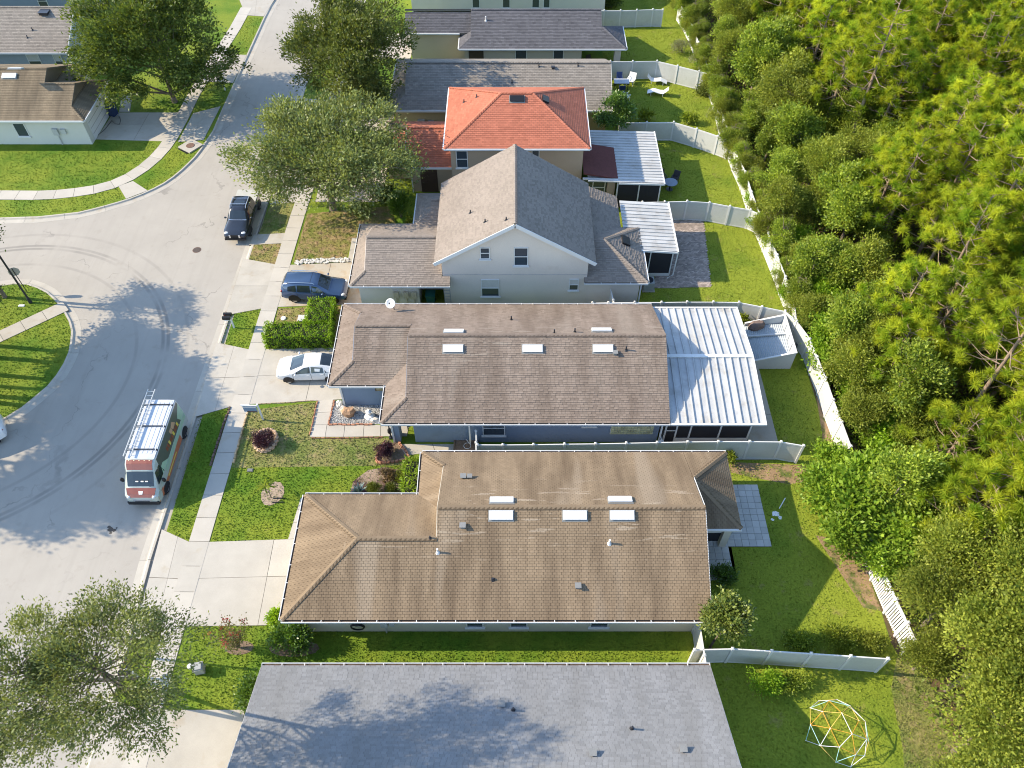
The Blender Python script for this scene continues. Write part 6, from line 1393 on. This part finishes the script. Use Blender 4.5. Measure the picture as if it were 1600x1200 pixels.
shrub('bright bush right of the shaded fence at the lower right', 'bright_bush', (1190,1072), .85, .62, 1.05, hedge_leaf, 113, .12, 100, 36, 'bush', .24)
shrub('low scruffy bush below the lower right fence, right of the bright one', 'scruffy_bush', (1240,1072), .95, .55, .75, wood_leaf, 114, .11, 90, 34, 'bush', .24)
shrub('leafy bush above the lower right fence in tree shade', 'scruffy_bush', (1248,1005), .8, .7, .8, wood_leaf, 115, .12, 80, 34, 'bush', .25)
shrub('yellow-green bush above the lower right fence', 'yellow_bush', (1302,1003), 1.05, .75, 1.0, lime_leaf, 116, .11, 100, 34, 'bush', .26)
shrub('olive bush at the right end of the lower right fence', 'scruffy_bush', (1350,1008), .9, .7, 1.0, wood_leaf2, 117, .11, 90, 34, 'bush', .26)
shrub('small lime plant by the fence at the tan roof corner', 'lime_plant', (1139,724), .22, .25, 1.2, lime_leaf, 118, .16, 24, 16, 'plant', .16)
shrub('lime sapling at the two-storey porch corner', 'lime_plant', (643,358), .3, .3, 1.3, lime_leaf, 119, .16, 26, 18, 'plant', .18)
shrub('strap-leaved clump under the olive oak', 'strap_plant', (565,338), .9, .7, .9, oak_dark, 120, .4, 50, 20, 'plant', .3, asp=.12, updir=1.2)
shrub('tall grassy clump beside the porch hip roof', 'strap_plant', (628,340), .75, .9, 1.9, bush_leaf, 121, .55, 60, 22, 'plant', .35, asp=.10, updir=1.2)
shrub('dark leafy shrub beneath the oak by the garage of the red house', 'dark_bush', (600,318), .9, .8, 1.5, oak_dark, 122, .17, 70, 34, 'bush', .3)
shrub('red-flowering shrub under the olive oak', 'flowering_shrub', (556,290), .5, .45, 1.2, red_flower, 123, .14, 26, 22, 'shrub', .22)
shrub('broad-leaved low plant beside the fence of the lounger yard', 'lime_plant', (1009,189), .6, .5, .9, lime_leaf, 124, .4, 16, 12, 'plant', .25, asp=.4)
shrub('dark small shrub in the yellowing corner of the lounger yard', 'dark_bush', (1075,190), .7, .6, 1.0, wood_leaf, 125, .2, 40, 28, 'bush', .28)
shrub('shrub row between citrus tree and loungers', 'scruffy_bush', (975,184), .8, .8, 1.3, wood_leaf, 126, .16, 60, 30, 'bush', .28)
shrub('leaning dark shrub at the back fence of the lounger yard', 'dark_bush', (1105,150), 1.0, .7, 1.1, oak_leaf, 127, .2, 60, 28, 'bush', .3)
for q_, rx, h_, lb in (((1066,82),1.1,1.2,'grey bare-twigged vine on the far back fence, nearer the charcoal roof'),((1088,104),.9,1.2,'grey vine at the end of the fence behind the blue chairs'),((1122,182),1.0,1.3,'grey vine in the corner of the lounger yard'),((1131,224),1.0,1.4,'grey vine over the fence end below the lounger yard')):
    shrub(lb, 'grey_vine', q_, rx, rx*.9, h_, grey_leaf, 130+q_[0], .12, 60, 26, 'vine', .3)
shrub('leafy plant growing from the dark pot by the grill', 'potted_plant', (1160,510), .3, .3, 1.1, lime_leaf, 140, .2, 20, 16, 'plant', .16)
shrub('dark plants along the wall base at the top edge', 'dark_bush', (955,12), 1.1, .7, 1.0, oak_dark, 141, .2, 60, 28, 'bush', .3)
# agave
r = thing('agave_plant', 'blue-grey agave with stiff pointed blades in the bark bed', 'plant', at((562,770))); q = random.Random(2); am = MB().add([(0,-.05,0),(0,.05,0),(.32,-.075,.12),(.32,.075,.12),(.75,0,.22),(.32,0,.04)],[(0,2,3,1),(2,4,3),(0,5,2),(5,4,2),(1,3,5),(3,4,5)]).mesh('blade', agave_leaf)
for k in range(26): link('blade', am, r, (0,0,.05), (0,-R(q.uniform(5,75)),k*2.4), (q.uniform(.7,1.1),)*3)
# sapling on its mulch disc, tied to stakes
r = thing('young_tree', 'staked sapling with a few pale strap leaves on the round mulch patch', 'sapling', at((424,778))); MB().tube([(0,0,-.05),(.02,0,.6),(-.03,.02,1.3)],[.03,.024,.012],6).build('trunk', bark, r)
rng = np.random.default_rng(9); n = 34; c0 = np.tile(np.array([[-.03,.02,1.2]]),(n,1))+rng.normal(size=(n,3))*[.08,.08,.12]; d0 = unit(rng.normal(size=(n,3))*[1,1,.35]+[0,0,.25]); link('crown', fast_mesh('sapling_leaf', kites(c0,d0,.62,.10,.25), 4, lime_leaf, rng.uniform(0,1,n)), r)
for y in (-.05,-.32): MB().tube([(.12,y,.02),(.18,y,.05),(.75,y+.02,.05),(.80,y,.02)],.03,5).build('stake', black_plastic, r)
# crape myrtle by the driveway
r = thing('crape_myrtle', 'thin reddish crape myrtle in front of the driveway, bottom left of the tan roof', 'tree', at((374,1012))); rng = np.random.default_rng(12); mb = MB(); cs = []
for k in range(9):
    a = 2*math.pi*k/9; tip = Vector((.85*math.cos(a)*(1 if k%2 else .5),.75*math.sin(a)*(1 if k%2 else .5),1.9+.35*(k%3))); mb.tube([(0,0,-.05),tip*.45+Vector((0,0,.2)),tip],[.025,.018,.006],5,cap=False)
    for t_ in np.linspace(.4,1.0,9): cs.append(np.array(tip)*t_+rng.normal(size=3)*.06)
mb.build('trunk', bark, r); cs = np.array(cs); k = np.repeat(np.arange(len(cs)),16); c0 = cs[k]+rng.normal(size=(len(k),3))*.12; link('crown', fast_mesh('myrtle_leaf', kites(c0,rand_dirs(len(k)),.12,.06),4,red_leaf,rng.uniform(0,1,len(k))), r)
k = np.repeat(np.arange(8,len(cs),9),14); c0 = cs[k]+rng.normal(size=(len(k),3))*.08; link('flower', fast_mesh('myrtle_flower', kites(c0,rand_dirs(len(k)),.09,.07),4,red_flower,rng.uniform(0,1,len(k))), r)
# clipped hedges
def hedge(label, boxes, mat, leaf, dens, seed, cat='hedge', asp=.5, loc=None):
    g = np.random.default_rng(seed); C = []; D = []; core = MB(); x00 = boxes[0][0]; y00 = boxes[0][1]
    for (x0,y0,x1,y1,h) in boxes:
        core.box(x0+.14-x00,y0+.14-y00,.0,x1-.14-x00,y1-.14-y00,h-.14)
        for (ax, a0,a1,b0,b1,fix,nn) in ((2,x0,x1,y0,y1,h,(0,0,1)),(1,x0,x1,0,h,y0,(0,-1,0)),(1,x0,x1,0,h,y1,(0,1,0)),(0,y0,y1,0,h,x0,(-1,0,0)),(0,y0,y1,0,h,x1,(1,0,0))):
            n = int((a1-a0)*(b1-b0)*dens); a = g.uniform(a0,a1,n); b = g.uniform(b0,b1,n); f = np.full(n,fix)
            p = np.stack([a,b,f],1) if ax == 2 else (np.stack([a,f,b],1) if ax == 1 else np.stack([f,a,b],1))
            lump = .09*np.sin(a*5.1+seed)*np.cos(b*4.3)+.06*np.sin(a*11+b*7)
            p = p+np.array(nn)*(lump[:,None]-.10+g.normal(size=(n,1))*.06); C.append(p); D.append(np.tile(np.array([nn],float),(n,1)))
    C = np.concatenate(C)-np.array([x00,y00,0]); D = np.concatenate(D); n = len(C)
    global rng; rng = g
    d = unit(D*.8+rand_dirs(n)*.9+np.array([0,0,.3])); L = leaf*g.uniform(.7,1.3,n)
    t = np.clip(.45+.25*np.sin(C[:,0]*3)+g.normal(size=n)*.25,0,1); hn = unit(D+rand_dirs(n)*.6+np.array([0,0,.3]))
    r = thing('hedge', label, cat, (x00,y00,0)); link('foliage', fast_mesh('hedge_foliage', kites(C,d,L,L*asp,0,hn), 4, mat, t), r); core.build('dark_core', M('hedge_core', (.025,.03,.012), .95, .3, 6), r); return r  # core: solid dark box added inside the leaves to block see-through
hedge('bright green clipped L-shaped hedge between the slate car and the white hatchback', [(-16.75,35.6,-12.2,37.05,1.25),(-14.2,37.06,-12.35,39.35,1.25)], hedge_leaf, .12, 330, 3)
hedge('tall sword-leaved hedge along the left wall of the tan house', [(-6.35,22.75,-5.3,25.9,1.25)], vine_leaf, .26, 160, 4, asp=.22)
hedge('low hedge showing above the tan roof gutter beside the concrete walk', [(-5.2,25.65,-3.1,26.2,1.25)], hedge_leaf, .12, 260, 5)

# ---------------------------------------------------------------- the wood: prototypes shared by all its trees
def pine_proto(seed, H):
    global rng
    q = random.Random(seed); rng = np.random.default_rng(seed); mb = MB(); ln = Vector((q.uniform(-.5,.5),q.uniform(-.5,.5),0)); r0 = .15
    ax = lambda z: Vector((ln.x*(max(z,0)/H)**1.5, ln.y*(max(z,0)/H)**1.5, z))
    mb.tube([ax(z) for z in (-.2,0,H*.25,H*.5,H*.75,H)],[r0*1.35,r0*1.1,r0*.95,r0*.78,r0*.5,r0*.15],7)
    tips = []; nb = 32
    for i in range(nb):
        z = H*(.50+.50*(i+q.random())/nb); a = i*2.399+q.uniform(-.4,.4); f = (z/H-.5)/.5
        L = (2.5*(1-f)**.7+.45)*q.uniform(.7,1.15); p0 = ax(z); e = p0+Vector((math.cos(a)*L,math.sin(a)*L,L*q.uniform(.05,.45)))
        m = (p0+e)/2+Vector((0,0,-.12*L)); mb.tube([p0,m,e],[.045*(1-f*.5),.03,.012],5,cap=False); tips.append((e,f))
        for k in range(q.randint(1,3)):
            t_ = q.uniform(.45,.95); b = p0.lerp(e,t_)+Vector((0,0,-.1)); e2 = b+Vector((math.cos(a+q.uniform(-1.3,1.3)),math.sin(a+q.uniform(-1.3,1.3)),q.uniform(.1,.6)))*q.uniform(.4,.9)
            mb.tube([b,e2],[.018,.008],4,cap=False); tips.append((e2,f))
    for i in range(5):     # dead lower limbs
        z = H*q.uniform(.3,.55); a = q.uniform(0,6.28); L = q.uniform(.6,1.8); mb.tube([ax(z),ax(z)+Vector((math.cos(a)*L,math.sin(a)*L,q.uniform(-.1,.3)*L))],[.03,.008],4,cap=False)
    tp_ = np.array([t[0] for t in tips]); nt = len(tp_); per = 150; k = np.repeat(np.arange(nt),per); n = nt*per
    axis = unit(rng.normal(size=(nt,3))*[.5,.5,.3]+[0,0,.75]); d = unit(axis[k]*.55+rand_dirs(n)*1.0); Ln = rng.uniform(.28,.58,n)
    s = unit(np.cross(d, rand_dirs(n))); c = tp_[k]-axis[k]*.12+rng.normal(size=(n,3))*.04; v = np.empty((n,3,3)); w = .021
    v[:,0] = c-s*w; v[:,1] = c+s*w; v[:,2] = c+d*Ln[:,None]+np.array([0,0,-.06])
    tt = rng.uniform(.0,1.0,nt); t = np.clip(tt[k]+rng.normal(size=n)*.15,0,1)
    return fast_mesh('pine_crown', v.reshape(-1,3), 3, pine_leaf, t), mb.mesh('pine_trunk', pine_bark, smooth=True)
PINES = [pine_proto(200+i, h) for i, h in enumerate((12.5,11.0,13.5,9.5,7.0))]
def broad_proto(seed, mat, rx, rz, zc, leaf, clumps=210, per=44, **kw):
    me, lc, cc = crown('crown', mat, rx, rx, rz, 13, clumps, per, .48, leaf, .55, seed, .36, low=-.8, **kw)
    return me, trunk_mesh('trunk', bark, max(.5,zc-rz*.7), lc, (0,0,zc), .12, twigs=cc[:24], seed=seed), zc
BROAD = [broad_proto(300,wood_leaf,2.3,2.3,4.2,.19,250,52), broad_proto(301,wood_leaf2,2.6,2.6,5.0,.155,300,60), broad_proto(302,wood_leaf,1.9,2.6,4.4,.19,250,52), broad_proto(303,wood_leaf2,2.2,2.0,3.2,.17,260,54), broad_proto(304,wood_leaf2,2.2,2.4,4.4,.19,250,52)]
VINE = [broad_proto(310,vine_leaf,1.5,1.3,1.7,.26,150,34), broad_proto(311,vine_leaf,1.3,1.0,1.25,.24,130,34), broad_proto(312,hedge_leaf,1.4,1.2,1.5,.22,150,34)]
wq = random.Random(77)
def fence_x(y): 
    pts = [(p[1],p[0]) for p in bl]+[(34,19.3),(30,19.6),(26,20.1),(21,19.3),(17,19.6),(14,19.6),(0,19.4)]
    pts.sort()
    for a, b in zip(pts, pts[1:]):
        if a[0] <= y <= b[0]: return a[1]+(b[1]-a[1])*(y-a[0])/(b[0]-a[0])
    return pts[0][1] if y < pts[0][0] else pts[-1][1]
def plant(proto, kind, x, y, label, group, sc, zc=None):
    r = thing(kind, label, 'tree', (x,y,0), wq.uniform(0,6.28), group)
    link('crown', proto[0], r, (0,0,zc or 0)); link('trunk', proto[1], r); r.scale = (sc,sc,sc*wq.uniform(.92,1.1)); return r
GAP = [(24.6,36.2,1.3)]       # a clearing where the dark floor shows
cells = []
y = 9.0
while y < 94:
    x = 20.6
    while x < 49:
        cells.append((x+wq.uniform(-1.2,1.2), y+wq.uniform(-1.2,1.2))); x += 3.1
    y += 3.1
for x, y in cells:
    fx = fence_x(y); d = x-fx
    if d < .9 or any((x-a)**2+(y-b)**2 < c*c for a,b,c in GAP): continue
    if y > 40 and d < 6.5+1.5*math.sin(y*.4):
        p = BROAD[wq.choice((0,0,1,2,4))]; plant(p,'broadleaf_tree',x,y,'vine-hung broadleaf tree in the green edge of the wood behind the far back fence','broadleaf trees along the far back fence',wq.uniform(.72,1.12)*(.8 if d < 2.2 else 1),p[2])
    elif y < 17.5 and x < 26.5: continue
    elif y < 17.5 and x < 30:
        p = BROAD[wq.choice((1,1,3,1))]; plant(p,'broadleaf_tree',x,y,'olive-green small-leaved broadleaf tree in the lower right corner of the wood','olive broadleaf trees at the lower right',wq.uniform(.8,1.15),p[2])
    elif d < 3.2 and y < 40:
        p = BROAD[wq.choice((0,3,3,2))]; plant(p,'broadleaf_tree',x,y,'low broadleaf tree tucked between the near back fence and the pines','low trees behind the near back fence',wq.uniform(.70,1.0),p[2])
    else:
        i = 4 if d < 4.5 else wq.choice((0,1,2,3,3)); p = PINES[i]
        plant(p,'pine_tree',x,y,'tall thin pine with bright yellow-green needle tufts, standing in the wood','pine trees of the wood',wq.uniform(.85,1.1))
# lower layer between the pines, and the bright thicket leaning over the fences
for k in range(190):
    x, y = wq.uniform(21.5,47), wq.uniform(10,92)
    if x-fence_x(y) < 2 or any((x-a)**2+(y-b)**2 < c*c for a,b,c in GAP): continue
    p = BROAD[wq.choice((0,3,4,2))]; plant(p,'understory_tree',x,y,'low leafy understory tree in the gaps below the pines','understory trees below the pines',wq.uniform(.55,.95),p[2])
for x, y, s_ in ((20.7,15.6,.95),(21.6,12.9,1.05),(20.9,10.0,1.0),(22.6,10.6,1.2),(23.6,13.6,1.2),(24.6,16.4,1.15),(22.2,17.4,.95),(22.8,7.6,1.1),(25.6,9.5,1.25),(20.3,13.9,.62),(20.2,8.2,.7)):
    p = BROAD[1] if s_ > .8 else BROAD[3]; plant(p,'broadleaf_tree',x,y,'olive-green small-leaved broadleaf tree in the lower right corner of the wood','olive broadleaf trees at the lower right',s_,p[2])
vq = [(18.2,23.4,.95),(18.5,22.0,1.1),(18.3,20.7,.9),(17.9,24.6,.7),(19.7,22.6,1.2),(20.6,21.6,1.15),(20.2,23.6,1.2),(21.6,22.4,1.4),(21.4,20.6,1.1),(20.3,20.2,.95),(19.5,19.2,.7),(22.4,21.4,1.5),(22.8,23.4,1.35),(19.0,25.7,.85),(20.7,19.0,.85)]
for i, (x, y, s_) in enumerate(vq): p = VINE[i % 2]; plant(p,'vine_shrub',x,y,'bright green broad-leaved thicket where the two back fences meet','bright thicket at the fence corner',s_,p[2])
for k in range(26):
    yy = 26.5+k*.52*1.6; xx = fence_x(yy)+wq.uniform(1.5,2.7)
    if yy > 45: break
    p = VINE[wq.choice((0,1,2,2))]; plant(p,'vine_shrub',xx,yy,'bright leafy shrub crowding the outside of the near back fence','shrubs outside the near back fence',wq.uniform(.75,1.05),p[2])
for k in range(64):
    yy = 37.5+k*.88; xx = fence_x(yy)+wq.uniform(.15,.75)
    if yy > 93: break
    p = (VINE[2], BROAD[3], BROAD[0])[k % 3]; plant(p,'vine_shrub',xx,yy,'vine thicket climbing over the far back fence','vine thickets on the far back fence',wq.uniform(.42,.62),p[2]*(1 if k % 3 == 0 else .75))
# ground cover of the wood
rng = np.random.default_rng(31); n = 105000; cx = rng.uniform(19.9,50,n//40); cy = rng.uniform(5,94,n//40); cz = rng.uniform(.1,1.3,n//40)
k = np.repeat(np.arange(len(cx)),40); c0 = np.stack([cx[k],cy[k],cz[k]],1)+rng.normal(size=(len(k),3))*[.55,.55,.22]; c0[:,2] = np.maximum(c0[:,2],.03)
fxs = np.array([fence_x(v) for v in cy]); keep = c0[:,0] > fxs[k]+.45
d0 = unit(rand_dirs(len(k))+[0,0,.5]); L = .24*rng.uniform(.6,1.3,len(k)); t = np.clip(rng.uniform(0,.8,len(cx))[k]+rng.normal(size=len(k))*.15,0,1)
v = kites(c0,d0,L,L*.6,0,unit(rand_dirs(len(k))*.6+[0,0,1])).reshape(-1,4,3)[keep].reshape(-1,3)
o = link('undergrowth', fast_mesh('undergrowth', v, 4, wood_leaf, t[keep])); o['kind'] = 'stuff'; o['label'] = 'mixed leafy undergrowth covering the floor of the wood'
# standing grass
def pip(X, Y, poly):
    c = np.zeros(len(X), bool); n = len(poly)
    for i in range(n):
        (x0,y0),(x1,y1) = poly[i], poly[(i+1)%n]
        if y0 == y1: continue
        c ^= ((y0 > Y) != (y1 > Y)) & (X < (x1-x0)*(Y-y0)/(y1-y0)+x0)
    return c
rng = np.random.default_rng(41)
for poly, mat, dens, z in LAWNS:
    xs = [p[0] for p in poly]; ys = [p[1] for p in poly]; A = (max(xs)-min(xs))*(max(ys)-min(ys)); n = int(A*dens*3.2)
    X = rng.uniform(min(xs),max(xs),n); Y = rng.uniform(min(ys),max(ys),n); m = pip(X,Y,poly)
    for s_ in SOLID: m &= ~pip(X,Y,s_)
    X, Y = X[m], Y[m]; n = len(X)
    if not n: continue
    a = rng.uniform(0,6.28,n); h = rng.uniform(.035,.10,n); w = rng.uniform(.018,.040,n); le = rng.normal(size=(n,2))*.04
    v = np.empty((n,3,3)); v[:,0] = np.stack([X-np.cos(a)*w,Y-np.sin(a)*w,np.full(n,z)],1); v[:,1] = np.stack([X+np.cos(a)*w,Y+np.sin(a)*w,np.full(n,z)],1); v[:,2] = np.stack([X+le[:,0],Y+le[:,1],z+h],1)
    o = link('grass', fast_mesh('grass', v.reshape(-1,3), 3, mat)); o['kind'] = 'stuff'
